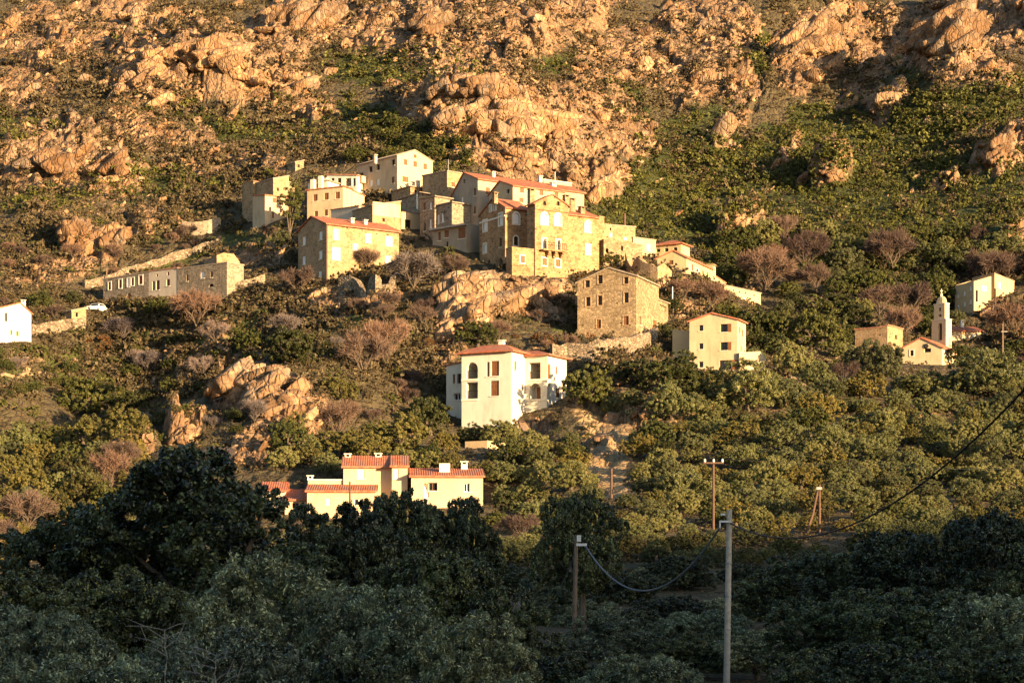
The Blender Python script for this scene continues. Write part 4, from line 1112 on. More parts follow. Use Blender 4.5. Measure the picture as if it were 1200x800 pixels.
S_ROCK, S_GREEN, S_GRASS, S_SAND = sheet(ROCK_Z), sheet(GREEN_Z), sheet(GRASS_Z), sheet(SAND_Z)
def survey(S, x, y, z):
    px = x / np.maximum(y, 1) * F + 600; py = HOR - z / np.maximum(y, 1) * F
    i = np.clip((py + 220) / 2, 0, S.shape[0] - 1).astype(int); j = np.clip((px + 200) / 2, 0, S.shape[1] - 1).astype(int)
    return S[i, j]
_foot = np.array(FOOT)
def near_house(x, y, margin=2.0):
    m = np.zeros(np.shape(x), bool)
    for ox, oy, ax, ay, bx, by, la, lb in _foot:
        u = (x - ox) * ax + (y - oy) * ay; v = (x - ox) * bx + (y - oy) * by
        m |= (u > -margin) & (u < la + margin) & (v > -margin) & (v < lb + margin)
    return m

# fan of ground in front of the camera
_ts = np.concatenate([np.linspace(-0.62, -0.285, 50), np.linspace(-0.28, 0.28, 980), np.linspace(0.285, 0.62, 50)])
_ds = np.concatenate([np.linspace(8, 125, 90), np.linspace(126, 240, 180), np.linspace(240.5, 400, 330), np.linspace(400.6, 600, 270), np.linspace(603, 1000, 90)])
TT, DD = np.meshgrid(_ts, _ds)
XX, YY = TT * DD, DD
H0 = base_h(XX, YY)
def base_lin(x, y):
    return 0
hm = (DD > 600)
RK = survey(S_ROCK, XX, YY, H0); GR = survey(S_GREEN, XX, YY, H0); GS = survey(S_GRASS, XX, YY, H0); SD = survey(S_SAND, XX, YY, H0)
RK = np.where(hm, 0.6 * (fbm(XX / 40, YY / 40, 4, 3) > 0.5), RK)
NH = near_house(XX, YY, 2.5)
# the rock stands out of the slope as ledges and domes
RS = RK.copy()
for _ in range(6):
    RS[1:-1, 1:-1] = (RS[1:-1, 1:-1] * 2 + RS[:-2, 1:-1] + RS[2:, 1:-1] + RS[1:-1, :-2] + RS[1:-1, 2:]) / 6
H0 = H0 + np.where(NH, 0.0, 1.0) * np.clip(RS - 0.25, 0, 1) * np.where(DD > 350, 5.5, 1.2)
far = np.clip((DD - 130) / 60, 0, 1)
rough = np.where(NH, 0.1, 1.0)
RKs = np.where(NH, RK * 0.15, RK)
wx = XX + (fbm(XX / 9, YY / 9, 3, 31) - 0.5) * 6; wy = YY + (fbm(XX / 9, YY / 9, 3, 37) - 0.5) * 6
H = H0 + far * rough * ((fbm(XX / 30, YY / 30, 4, 41) - 0.5) * 3.0 + (fbm(XX / 6, YY / 6, 4, 43) - 0.5) * 1.2)
# terraces of old dry fields on the gentler ground, fractured blocks on the rock
for sc, amp, til, sd in ((14.0, 5.5, 1.2, 51), (5.0, 2.2, 1.2, 61), (2.2, 1.1, 1.2, 71)):
    cid, dx, dy, f1, f2 = cells(wx / sc + wy / sc * 0.16, wy / (sc * 1.7), sd)
    g1 = (cid * 7.13) % 1.0 - 0.5; g2 = (cid * 3.77) % 1.0 - 0.35
    crack = np.clip((f2 - f1) / 0.12, 0, 1)
    H = H + far * RKs * (amp * ((cid - 0.5) * 0.9 + til * (g1 * dx + g2 * dy)) - (1 - crack) * amp * 0.35)
H = H + far * rough * (1 - RKs) * (fbm(XX / 1.6, YY / 1.6, 3, 81) - 0.5) * 0.5
nr, nc = H.shape
I = (np.arange(nr - 1)[:, None] * nc + np.arange(nc - 1)[None, :]).ravel()
faces = np.stack([I, I + 1, I + nc + 1, I + nc], 1)
V = np.stack([XX.ravel(), YY.ravel(), H.ravel()], 1)

def ground_mat():
    m, t, b = new_mat('hillside_ground')
    geo = t.nodes.new('ShaderNodeNewGeometry'); pos = geo.outputs['Position']
    def attr(n):
        a = t.nodes.new('ShaderNodeAttribute'); a.attribute_name = n; return a.outputs['Fac']
    n1 = noise(t, pos, 0.9, 8, 0.68); n2 = noise(t, pos, 0.12, 6, 0.6); n3 = noise(t, pos, 3.5, 5, 0.7)
    soil = ramp(t, n1, [(0.3, (0.045, 0.035, 0.02)), (0.48, (0.105, 0.08, 0.046)), (0.6, (0.095, 0.085, 0.042)), (0.8, (0.24, 0.18, 0.11))])
    grass = ramp(t, n1, [(0.3, (0.05, 0.065, 0.018)), (0.7, (0.12, 0.125, 0.035))])
    sand = ramp(t, n1, [(0.3, (0.3, 0.2, 0.1)), (0.7, (0.46, 0.33, 0.18))])
    rock = ramp(t, n1, [(0.3, (0.11, 0.078, 0.055)), (0.45, (0.27, 0.185, 0.12)), (0.6, (0.38, 0.27, 0.178)), (0.8, (0.5, 0.385, 0.265))])
    rock = mix(t, ramp(t, n2, [(0.42, (0, 0, 0)), (0.62, (0.7, 0.7, 0.7))]), rock, ramp(t, n3, [(0.3, (0.2, 0.115, 0.06)), (0.7, (0.4, 0.245, 0.13))]))
    def edged(a, k=0.5):
        md = t.nodes.new('ShaderNodeMath'); md.operation = 'MULTIPLY_ADD'
        t.links.new(n1, md.inputs[0]); md.inputs[1].default_value = k; t.links.new(a, md.inputs[2])
        return ramp(t, md.outputs[0], [(0.52, (0, 0, 0)), (0.68, (1, 1, 1))])
    c = mix(t, edged(attr('grass')), soil, grass)
    c = mix(t, edged(attr('sand')), c, sand)
    c = mix(t, edged(attr('green')), c, ramp(t, n1, [(0.3, (0.022, 0.03, 0.008)), (0.7, (0.075, 0.085, 0.022))]))
    rock, hs = rock_joints(t, pos, b, rock)
    c = mix(t, edged(attr('rock')), c, rock)
    # lichen and damp specks
    c = mix(t, ramp(t, n3, [(0.62, (0, 0, 0)), (0.74, (0.6, 0.6, 0.6))]), c, (0.09, 0.085, 0.055))
    t.links.new(c, b.inputs['Base Color']); b.inputs['Roughness'].default_value = 0.95
    hh = t.nodes.new('ShaderNodeMath'); hh.operation = 'MULTIPLY_ADD'; t.links.new(hs[0], hh.inputs[0]); hh.inputs[1].default_value = 1.6
    h2 = t.nodes.new('ShaderNodeMath'); h2.operation = 'MULTIPLY_ADD'; t.links.new(hs[1], h2.inputs[0]); h2.inputs[1].default_value = 0.7; t.links.new(n3, h2.inputs[2])
    t.links.new(h2.outputs[0], hh.inputs[2])
    bump(t, b, hh.outputs[0], 0.9, 0.4)
    return m
M['ground'] = ground_mat()
me = np_mesh('hillside', V, faces, M['ground'], False, {'rock': RK.ravel(), 'green': GR.ravel(), 'grass': GS.ravel(), 'sand': SD.ravel()})
tag(link('hillside', me), kind='structure')

def h_at(x, y):
    """height of the finished ground"""
    x = np.asarray(x, float); y = np.asarray(y, float)
    s = np.clip(x / np.maximum(y, 1), _ts[0], _ts[-1] - 1e-6); d = np.clip(y, _ds[0], _ds[-1] - 1e-6)
    j = np.clip(np.searchsorted(_ts, s, 'right') - 1, 0, nc - 2); i = np.clip(np.searchsorted(_ds, d, 'right') - 1, 0, nr - 2)
    fs = (s - _ts[j]) / (_ts[j + 1] - _ts[j]); fd = (d - _ds[i]) / (_ds[i + 1] - _ds[i])
    return (H[i, j] * (1 - fs) + H[i, j + 1] * fs) * (1 - fd) + (H[i + 1, j] * (1 - fs) + H[i + 1, j + 1] * fs) * fd
_TEL = np.maximum.accumulate(np.where(DD > 30, H / DD, -1), 0)
def seen(px, py):
    """the point of the ground seen at a place of the photograph (vectorised)"""
    px = np.atleast_1d(np.asarray(px, float)); py = np.atleast_1d(np.asarray(py, float))
    j = np.clip(np.searchsorted(_ts, (px - 600) / F), 1, nc - 1)
    out = np.empty((len(px), 3))
    t = (HOR - py) / F
    for k in range(len(px)):
        i = min(np.searchsorted(_TEL[:, j[k]], t[k]), nr - 1)
        d = _ds[i]; x = (px[k] - 600) / F * d
        out[k] = (x, d, 0)
    out[:, 2] = h_at(out[:, 0], out[:, 1])
    return out

# the land all round: the rest of the mountain and, behind the camera to the right, the hill the evening sun has sunk towards
RIDGE = 300.0
RIDGE_H = 2.0 + math.tan(SUN_EL) * (RIDGE + 90)
gx, gy = np.meshgrid(np.linspace(-1500, 1500, 151), np.linspace(-900, 2000, 146))
def land(x, y):
    hb = base_h(np.clip(x, -560, 560), np.clip(y, -20, 1000))
    a = x * math.sin(SUN_AZ) - y * math.cos(SUN_AZ); c = x * math.cos(SUN_AZ) + y * math.sin(SUN_AZ)
    crest = (RIDGE_H + (fbm(c / 60, c * 0 + 3.3, 3, 91) - 0.5) * 4) 
    hill = (crest + 3) * np.exp(-((a - RIDGE) / 95.0) ** 2) - 3
    w = np.clip((a + 10) / 60, 0, 1) * np.clip((60 - y) / 60, 0, 1)
    hb = np.clip(hb, -6, 420)
    return hb * (1 - w) + hill * w
gz = land(gx, gy)
inside = (np.abs(gx) < 0.6 * gy) & (gy > 12) & (gy < 990)
gz = gz - np.where(inside, 14.0, 0)
nr2, nc2 = gx.shape
I = (np.arange(nr2 - 1)[:, None] * nc2 + np.arange(nc2 - 1)[None, :]).ravel()
me = np_mesh('surrounding_hills', np.stack([gx.ravel(), gy.ravel(), gz.ravel()], 1), np.stack([I, I + 1, I + nc2 + 1, I + nc2], 1), M['ground'], True,
             {'rock': np.full(gx.size, 0.2), 'grass': np.full(gx.size, 0.3), 'sand': np.zeros(gx.size), 'green': np.full(gx.size, 0.3)})
tag(link('surrounding_hills', me), kind='structure')
# ------------------------------------------------------------------ rocks
def unit_rows(n, rng):
    v = rng.normal(size=(n, 3)); return v / np.linalg.norm(v, axis=1, keepdims=True)
def ico(sub):
    bm = bmesh.new(); bmesh.ops.create_icosphere(bm, subdivisions=sub, radius=1.0)
    v = np.array([q.co[:] for q in bm.verts]); f = np.array([[q.index for q in p.verts] for p in bm.faces]); bm.free()
    return v, f
_ICO = {1: ico(1), 2: ico(2), 3: ico(3)}
def chunk(seed, sub=2, n=5):
    """an angular block: the sphere cut back by six joint planes and a few breaks"""
    rng = np.random.default_rng(seed)
    d, f = _ICO[sub]
    ax = np.vstack([np.eye(3), -np.eye(3)]) + rng.normal(0, 0.2, (6, 3))
    nn = np.vstack([ax / np.linalg.norm(ax, axis=1, keepdims=True), unit_rows(n, rng)])
    k = np.concatenate([rng.uniform(0.45, 0.75, 6), rng.uniform(0.5, 0.85, n)])
    dots = d @ nn.T
    r = np.min(np.where(dots > 0.05, k / np.maximum(dots, 0.05), 9.0), 1)
    v = d * np.minimum(r, 1.3)[:, None]
    v = v + (fbm(v[:, 0] * 3 + seed, v[:, 1] * 3 + v[:, 2] * 2.3, 3, seed) - 0.5)[:, None] * d * 0.1
    return v, f
def rot_z(a): c, s = np.cos(a), np.sin(a); return np.array([[c, -s, 0], [s, c, 0], [0, 0, 1]])
def rot_y(a): c, s = np.cos(a), np.sin(a); return np.array([[c, 0, s], [0, 1, 0], [-s, 0, c]])
def merged(name, variants, T, mat, smooth=False, attr='tint'):
    """variants: list of (v, f[, tint]); T: list of (variant, 3x3, offset, tint)"""
    vs, fs, ts, n = [], [], [], 0
    for k, A, o, ti in T:
        v, f = variants[k][0], variants[k][1]
        vs.append(v @ A.T + o); fs.append(f + n); n += len(v)
        ts.append((variants[k][2] + ti) if len(variants[k]) > 2 else np.full(len(v), ti))
    return np_mesh(name, np.concatenate(vs), np.concatenate(fs), mat, smooth, {attr: np.concatenate(ts)})

def rock_mat():
    m, t, b = new_mat('granite')
    v = obj_coord(t)
    at = t.nodes.new('ShaderNodeAttribute'); at.attribute_name = 'tint'
    oi = t.nodes.new('ShaderNodeObjectInfo')
    geo = t.nodes.new('ShaderNodeNewGeometry')
    n1 = noise(t, geo.outputs['Position'], 0.9, 8, 0.7); n2 = noise(t, geo.outputs['Position'], 0.06, 5, 0.6); n3 = noise(t, geo.outputs['Position'], 4.0, 5, 0.7)
    c = ramp(t, n1, [(0.25, (0.11, 0.078, 0.055)), (0.45, (0.26, 0.178, 0.115)), (0.6, (0.37, 0.262, 0.17)), (0.8, (0.5, 0.385, 0.265))])
    c = mix(t, ramp(t, n2, [(0.42, (0, 0, 0)), (0.58, (0.7, 0.7, 0.7))]), c, ramp(t, n3, [(0.3, (0.2, 0.115, 0.06)), (0.7, (0.42, 0.255, 0.135))]))
    c = mix(t, ramp(t, n3, [(0.6, (0, 0, 0)), (0.74, (0.65, 0.65, 0.65))]), c, (0.1, 0.09, 0.06))
    ad = t.nodes.new('ShaderNodeMath'); ad.operation = 'ADD'
    t.links.new(at.outputs['Fac'], ad.inputs[0]); t.links.new(oi.outputs['Random'], ad.inputs[1])
    c = mix(t, 1.0, c, ramp(t, ad.outputs[0], [(0.0, (0.62, 0.58, 0.55)), (1.0, (1.25, 1.22, 1.18))]), 'MULTIPLY')
    c = mix(t, ramp(t, noise(t, geo.outputs['Position'], 0.25, 6, 0.65), [(0.5, (0, 0, 0)), (0.66, (0.6, 0.6, 0.6))]), c, (0.3, 0.27, 0.23))
    c, hs = rock_joints(t, geo.outputs['Position'], b, c)
    t.links.new(c, b.inputs['Base Color']); b.inputs['Roughness'].default_value = 0.95
    hh = t.nodes.new('ShaderNodeMath'); hh.operation = 'MULTIPLY_ADD'; t.links.new(hs[1], hh.inputs[0]); hh.inputs[1].default_value = 0.8; t.links.new(n1, hh.inputs[2])
    bump(t, b, hh.outputs[0], 0.9, 0.35)
    return m
M['rock'] = rock_mat()
CH3 = [chunk(i, 3, 8) for i in range(8)]
CH2 = [chunk(20 + i, 2, 4) for i in range(14)]
CH1 = [chunk(50 + i, 1, 4) for i in range(14)]

def zone(px, py):
    if py < 165 and px < 430: return 'on the rocky mountainside above the left of the village'
    if py < 260 and px < 290: return 'on the slope left of the top row of houses'
    if py < 230 and px < 720: return 'on the crags right behind the village'
    if py < 150: return 'on the rocky mountainside at the upper right'
    if py < 280 and px > 690: return 'in the green scrub of the upper right slope'
    if py < 400 and px > 860: return 'in the wooded hollow between ridge and church'
    if px < 290 and py < 380: return 'beside the row of old houses on the left'
    if px < 370 and py >= 370: return 'in the ravine below the left of the village'
    if px < 540 and py < 440: return 'on the bank under the stone houses'
    if px < 680 and py < 430: return 'on the outcrop directly under the palace'
    if px < 660: return 'around the white villa'
    if py < 440: return 'on the terraces around the bare stone house'
    if px < 800: return 'beside the sandy track right of the villa'
    return 'in the olive grove below the church'

MARKS = [('the white villa', 600, 470), ('the palace', 640, 280), ('the bare stone house', 722, 360), ('the tall cream house', 840, 405), ('the bell tower', 1103, 390), ('the ruined house by the church', 1030, 400),
         ('the two part house', 1155, 345), ('the ridge end house', 870, 350), ('the square stone house', 410, 295), ('the tall cream gable', 465, 205), ('the dusky stone house', 300, 240), ('the eucalyptus', 340, 250),
         ('the grey row houses', 236, 325), ('the red shuttered row house', 148, 340), ('the left edge house', 15, 380), ('the ramp wall', 190, 300), ('the sunlit ravine rock', 285, 455), ('the cream two storey house', 435, 565),
         ('the single storey house', 525, 570), ('the small gabled house', 92, 620), ('the tall reddish pole', 836, 580), ('the double pole', 957, 600), ('the sandy track', 712, 510), ('the garage', 558, 528), ('the shaded oak of the ravine', 104, 455),
         ('the central crag', 590, 135), ('the domed left crag', 245, 80), ('the top left slabs', 120, 30), ('the left slabs', 70, 185), ('the upper right crag', 960, 45), ('the top right crag', 1120, 45), ('the pale rock in the green slope', 975, 208), ('the right edge crag', 1175, 185),
         ('the rock gully', 712, 215), ('the ridge arches', 785, 290), ('the hollow oak', 1008, 330), ('the lower ridge rock', 870, 268), ('the top centre crag', 580, 40), ('the long rock slant', 325, 40), ('the grass bank', 40, 425), ('the white terrace house', 400, 212), ('the right edge of the grove', 1190, 520), ('the cable', 1100, 570)]
USED = {}
def where_is(px, py, what):
    ds = sorted((math.hypot(px - a, (py - b_) * 1.4), nme, a, b_) for nme, a, b_ in MARKS)
    def rel(a, b_):
        dx, dy = px - a, (py - b_) * 1.4
        if abs(dx) > 2.2 * abs(dy): return 'right of' if dx > 0 else 'left of'
        if abs(dy) > 2.2 * abs(dx): return 'below' if dy > 0 else 'above'
        return ('below right of' if dx > 0 else 'below left of') if dy > 0 else ('above right of' if dx > 0 else 'above left of')
    d0 = ds[0][0]
    lab = what + ' ' + ('close ' if d0 < 45 else '') + rel(ds[0][2], ds[0][3]) + ' ' + ds[0][1]
    if lab in USED and len((lab + ', towards ' + ds[1][1]).split()) <= 16: lab = lab + ', towards ' + ds[1][1]
    USED[lab] = USED.get(lab, 0) + 1
    return lab

# candidate spots over the photograph; the rockier the ground the likelier
def spots(n, box, dens):
    px = RNG.uniform(box[0], box[2], n); py = RNG.uniform(box[1], box[3], n)
    p = seen(px, py)
    keep = RNG.uniform(size=n) < dens(px, py, p)
    return px[keep], py[keep], p[keep]
def rdens(px, py, p):
    r = survey(S_ROCK, p[:, 0], p[:, 1], p[:, 2])
    hs = near_house(p[:, 0], p[:, 1], 1.5)
    return np.where(hs, 0, np.clip((np.where(r > 0.55, 0.5, r * 0.8) + 0.03) * (1 - 0.85 * survey(S_GREEN, p[:, 0], p[:, 1], p[:, 2]) * (r < 0.5)) + np.where((py < 260), 0.1 * (fbm(px / 40, py / 30, 3, 77) > 0.5), 0.0), 0, 1))
px, py, p = spots(21000, (-130, -40, 1330, 545), rdens)
n = len(px)
size = 0.42 * RNG.pareto(2.6, n) + 0.42
size = np.clip(size, 0.42, 2.3) * np.clip(p[:, 1] / 420, 0.62, 1.2)
rk = survey(S_ROCK, p[:, 0], p[:, 1], p[:, 2])
size = np.where(rk < 0.3, size * 0.75, size)
def rock_T(i):
    s = size[i]
    sx, sy, sz = s * RNG.uniform(1.0, 2.4), s * RNG.uniform(0.7, 1.2), s * RNG.uniform(0.45, 1.1)
    lean = RNG.normal(-0.55, 0.3) if px[i] < 470 or px[i] > 720 else RNG.normal(0.2, 0.5)
    return lean, RNG.uniform(-0.7, 0.7), (sx, sy, sz)
order = np.argsort(-size / p[:, 1])
PROTO = [np_mesh('rock_block', v, f, M['rock'], False, {'tint': np.zeros(len(v))}) for v, f in CH3]
T = []
for q, i in enumerate(order):
    lean, yaw, sc = rock_T(i)
    k = int(RNG.integers(0, 8 if q < 300 else 14))
    z = p[i, 2] + sc[2] * 0.18
    if q < 300:
        o = link('boulder', PROTO[k], None, (p[i, 0], p[i, 1], z), yaw, sc)
        o.rotation_euler = (RNG.normal(0, 0.2), lean, yaw)
        tag(o, where_is(px[i], py[i], 'pale granite block'), 'rock', 'granite blocks ' + zone(px[i], py[i]))
    else:
        A = rot_z(yaw) @ rot_y(lean) @ np.diag(sc)
        T.append((k, A, np.array([p[i, 0], p[i, 1], z]), RNG.uniform(0, 1)))
big = [t for t in T[:1500]]; small = [t for t in T[1500:]]
me = merged('loose_rock', CH2, big, M['rock']); 
me2 = merged('rubble', CH1, small, M['rock'])
tag(link('loose_rock', me), 'weathered granite rocks strewn over the mountainside among the scrub', 'rocks', None, 'stuff')
tag(link('rubble', me2), 'small granite rubble scattered between the larger rocks of the slope', 'rubble', None, 'stuff')
print('rocks', n)

def crag(px, py, wpx, hpx, n, lean, label, big=1.0):
    """an outcrop standing out of the slope: jointed blocks piled over an area of the photograph"""
    rng = np.random.default_rng(int(px * 7 + py)); T = []
    c = seen(px, py + hpx * 0.35)[0]; k_ = c[1] / F
    for i in range(n):
        a, r = rng.uniform(0, 6.28), math.sqrt(rng.uniform(0, 1)) * 0.84
        qx, qy = px + wpx / 2 * r * math.cos(a), py + hpx * 0.45 * r * math.sin(a)
        q = seen(qx, qy)[0]
        if abs(q[1] - c[1]) > 40: continue
        s_ = hpx * k_ * rng.uniform(0.24, 0.52) * (1.15 - 0.5 * r) * big
        A = rot_z(rng.normal(0.2, 0.35)) @ rot_y(lean + rng.normal(0, 0.16)) @ np.diag((s_ * rng.uniform(1.0, 2.2), s_ * rng.uniform(0.7, 1.1), s_ * rng.uniform(0.45, 0.95)))
        T.append((int(rng.integers(8)), A, q - c + np.array([0, 0, s_ * 0.25]), rng.uniform(-0.3, 0.5)))
    # keep the blocks that lean on one another
    O = np.array([t[2] for t in T]); S_ = np.array([np.cbrt(abs(np.linalg.det(t[1]))) for t in T])
    D_ = np.linalg.norm(O[:, None] - O[None], axis=2) < 0.62 * (S_[:, None] + S_[None])
    grp = np.arange(len(T))
    for _ in range(len(T)): grp = np.array([grp[D_[i]].min() for i in range(len(T))])
    T = [t for t, g in zip(T, grp) if g == np.bincount(grp).argmax()]
    o = link('rock_outcrop', merged('rock_outcrop', CH3, T, M['rock']), None, tuple(c))
    tag(o, label, 'outcrop')
crag(284, 458, 84, 56, 34, -0.5, 'large sunlit crag standing on the spur left of the villa')
crag(335, 480, 62, 44, 24, -0.6, 'jagged sunlit crag right of and below the large one on the spur')
crag(214, 512, 46, 26, 14, -0.4, 'small sunlit crag low on the spur, left of the jagged one')
crag(345, 520, 50, 40, 16, -0.6, 'dark broken crag above the low red roofs')
crag(572, 346, 116, 62, 44, -0.35, 'broad outcrop carrying the left part of the palace')
crag(640, 350, 80, 44, 26, 0.3, 'outcrop under the right part of the palace')
crag(540, 380, 62, 58, 28, -0.7, 'steep tilted outcrop on the bank above the villa')
crag(522, 404, 30, 30, 12, -0.6, 'small tilted outcrop just above the villa wing')
crag(425, 352, 50, 22, 12, -0.2, 'outcrop under the garden wall of the square stone house')
crag(372, 352, 40, 22, 10, -0.3, 'outcrop left of the garden wall of the square stone house')
crag(471, 458, 16, 22, 4, -0.2, 'single pale boulder pile beside the wing of the villa')
crag(92, 290, 34, 44, 16, -0.6, 'dark split crag above the left end of the row houses')
crag(122, 290, 40, 40, 16, -0.6, 'sunlit crag right of the dark split one above the row houses')
crag(250, 68, 110, 40, 34, -0.3, 'domed crag on the upper left mountainside')
crag(310, 92, 90, 30, 24, 0.5, 'right shoulder of the domed crag on the upper left')
crag(165, 80, 60, 40, 18, -0.4, 'tall blocks at the left end of the domed crag')
crag(60, 190, 90, 44, 26, -0.3, 'tilted slabs on the slope at the left edge')
crag(120, 200, 50, 40, 16, -0.6, 'tilted slabs right of those at the left edge')
crag(560, 110, 110, 40, 36, -0.2, 'upper part of the central crag behind the village')
crag(620, 150, 110, 50, 40, 0.3, 'right face of the central crag behind the palace')
crag(540, 150, 80, 40, 24, -0.3, 'left face of the central crag behind the village')
crag(600, 190, 80, 30, 22, 0.2, 'foot of the central crag behind the long red roof')
crag(712, 212, 30, 30, 12, -0.5, 'blocks in the gully right of the palace roofs')
crag(955, 45, 76, 56, 34, -0.6, 'crag at the upper right of the mountainside')
crag(1110, 45, 80, 60, 34, -0.6, 'crag in the top right corner area')
crag(1165, 182, 44, 34, 18, -0.6, 'crag at the right edge in the green slope')
crag(975, 208, 50, 20, 16, -0.2, 'pale rock island in the green slope')
crag(868, 268, 60, 18, 16, -0.3, 'pale ridge rock right of the village roofs')
crag(350, 35, 90, 60, 30, -0.8, 'long slanting ribs of rock at the top left')
crag(480, 30, 100, 50, 34, -0.4, 'crag at the top between the slanting ribs and the centre')
crag(130, 25, 100, 30, 26, -0.3, 'broken crag along the top at the left')
crag(872, 96, 40, 24, 12, -0.5, 'small crag left of the upper right crag')

# ------------------------------------------------------------------ plants
def leaf_quads(pos, nrm, length, width, rng):
    n = len(pos)
    a = rng.normal(size=(n, 3)); a -= (a * nrm).sum(1, keepdims=True) * nrm
    a /= np.linalg.norm(a, axis=1, keepdims=True) + 1e-9
    b = np.cross(nrm, a)
    L = (length * rng.uniform(0.7, 1.3, n))[:, None]; W = (width * rng.uniform(0.7, 1.3, n))[:, None]
    v = np.stack([pos - a * L / 2, pos + b * W / 2 - a * L * 0.08 , pos + a * L / 2, pos - b * W / 2 - a * L * 0.08], 1).reshape(-1, 3)
    f = np.arange(4 * n).reshape(n, 4)
    return v, f
def blob_crown(blobs, n, length, width, seed, shell=0.45, up=0.25, sprig=0.075, per=70, pale=0.0):
    """leaves in sprigs, the sprigs in boughs: blobs are the boughs (x, y, z, r)"""
    rng = np.random.default_rng(seed)
    blobs = np.asarray(blobs); w = blobs[:, 3] ** 2; w /= w.sum()
    nc_ = max(12, n // per)
    k = rng.choice(len(blobs), int(nc_ * 2.2), p=w)
    d = unit_rows(len(k), rng); d[:, 2] += up; d /= np.linalg.norm(d, axis=1, keepdims=True)
    r = blobs[k, 3] * (1 - shell * rng.uniform(size=len(k)) ** 2.2) * rng.uniform(0.88, 1.14, len(k))
    pos = blobs[k, :3] + d * r[:, None]
    deep = np.zeros(len(k), bool)
    for i in range(len(blobs)):
        deep |= (np.linalg.norm(pos - blobs[i, :3], axis=1) < blobs[i, 3] * 0.7) & (k != i)
    pos, d, k = pos[~deep][:nc_], d[~deep][:nc_], k[~deep][:nc_]
    m = len(pos); per = max(4, n // m)
    sr = rng.uniform(0.65, 1.4, m) * sprig
    st = np.clip(rng.uniform(0.2, 0.7, len(blobs))[k] + rng.normal(0, 0.14, m), 0, 1)
    j = np.repeat(np.arange(m), per)
    e = unit_rows(len(j), rng) + d[j] * 0.45; e /= np.linalg.norm(e, axis=1, keepdims=True)
    lp = pos[j] + e * (sr[j] * rng.uniform(0.35, 1.0, len(j)))[:, None]
    nrm = e * 0.55 + d[j] * 0.25 + rng.normal(size=lp.shape) * 0.5; nrm /= np.linalg.norm(nrm, axis=1, keepdims=True)
    v, f = leaf_quads(lp, nrm, length, width, rng)
    tint = np.clip(st[j] + rng.normal(0, 0.13, len(j)), 0, 1)
    if pale: tint = np.where(rng.uniform(size=len(j)) < pale, rng.uniform(0.85, 1.0, len(j)), tint * 0.5)   # silver leaf backs; the other leaves darkened, shade put into their tint
    return v, f, np.repeat(tint, 4)
def oak_blobs(seed, n=30, flat=0.8, spread=0.66, rr=(0.24, 0.42), base=0.78, low=0.32):
    rng = np.random.default_rng(seed)
    d = unit_rows(n, rng); d[:, 2] = np.abs(d[:, 2]) * 1.3 - low
    d /= np.linalg.norm(d, axis=1, keepdims=True)
    sq = rng.uniform(0.72, 1.18, n)[:, None]
    c = d * spread * sq; c[:, 2] = c[:, 2] * flat + base
    c[:, 0] += rng.normal(0, 0.08); c[:, 1] += rng.normal(0, 0.08)
    b = np.column_stack([c, rng.uniform(*rr, n)])
    core = np.array([[0, 0, base, 0.45], [0.2, 0.1, base * 0.8, 0.4], [-0.2, 0.0, base * 0.85, 0.4]])
    return np.vstack([b, core])
def trunk_mb(seed, blobs, r=0.075, limbs=7):
    rng = random.Random(seed); mb = MB()
    top = Vector((rng.uniform(-.08, .08), rng.uniform(-.08, .08), 0.36))
    mb.tube([(0, 0, -0.25), (0.01, 0, 0), top * 0.5, top], [r * 1.35, r * 1.15, r * 0.9, r * 0.8], 7)
    for i in range(limbs):
        q = blobs[rng.randrange(len(blobs))]
        e = Vector((q[0], q[1], q[2])) ; m_ = top.lerp(e, 0.5) + Vector((rng.uniform(-.06, .06), rng.uniform(-.06, .06), 0.05))
        mb.tube([top * 0.9, m_, e], [r * 0.6, r * 0.38, r * 0.12], 5)
    return mb
def bush_blobs(seed, n=9):
    rng = np.random.default_rng(seed)
    d = unit_rows(n, rng); d[:, 2] = np.abs(d[:, 2])
    c = d * 0.5; c[:, 2] = c[:, 2] * 0.7 + 0.15
    return np.column_stack([c, rng.uniform(0.3, 0.5, n)])
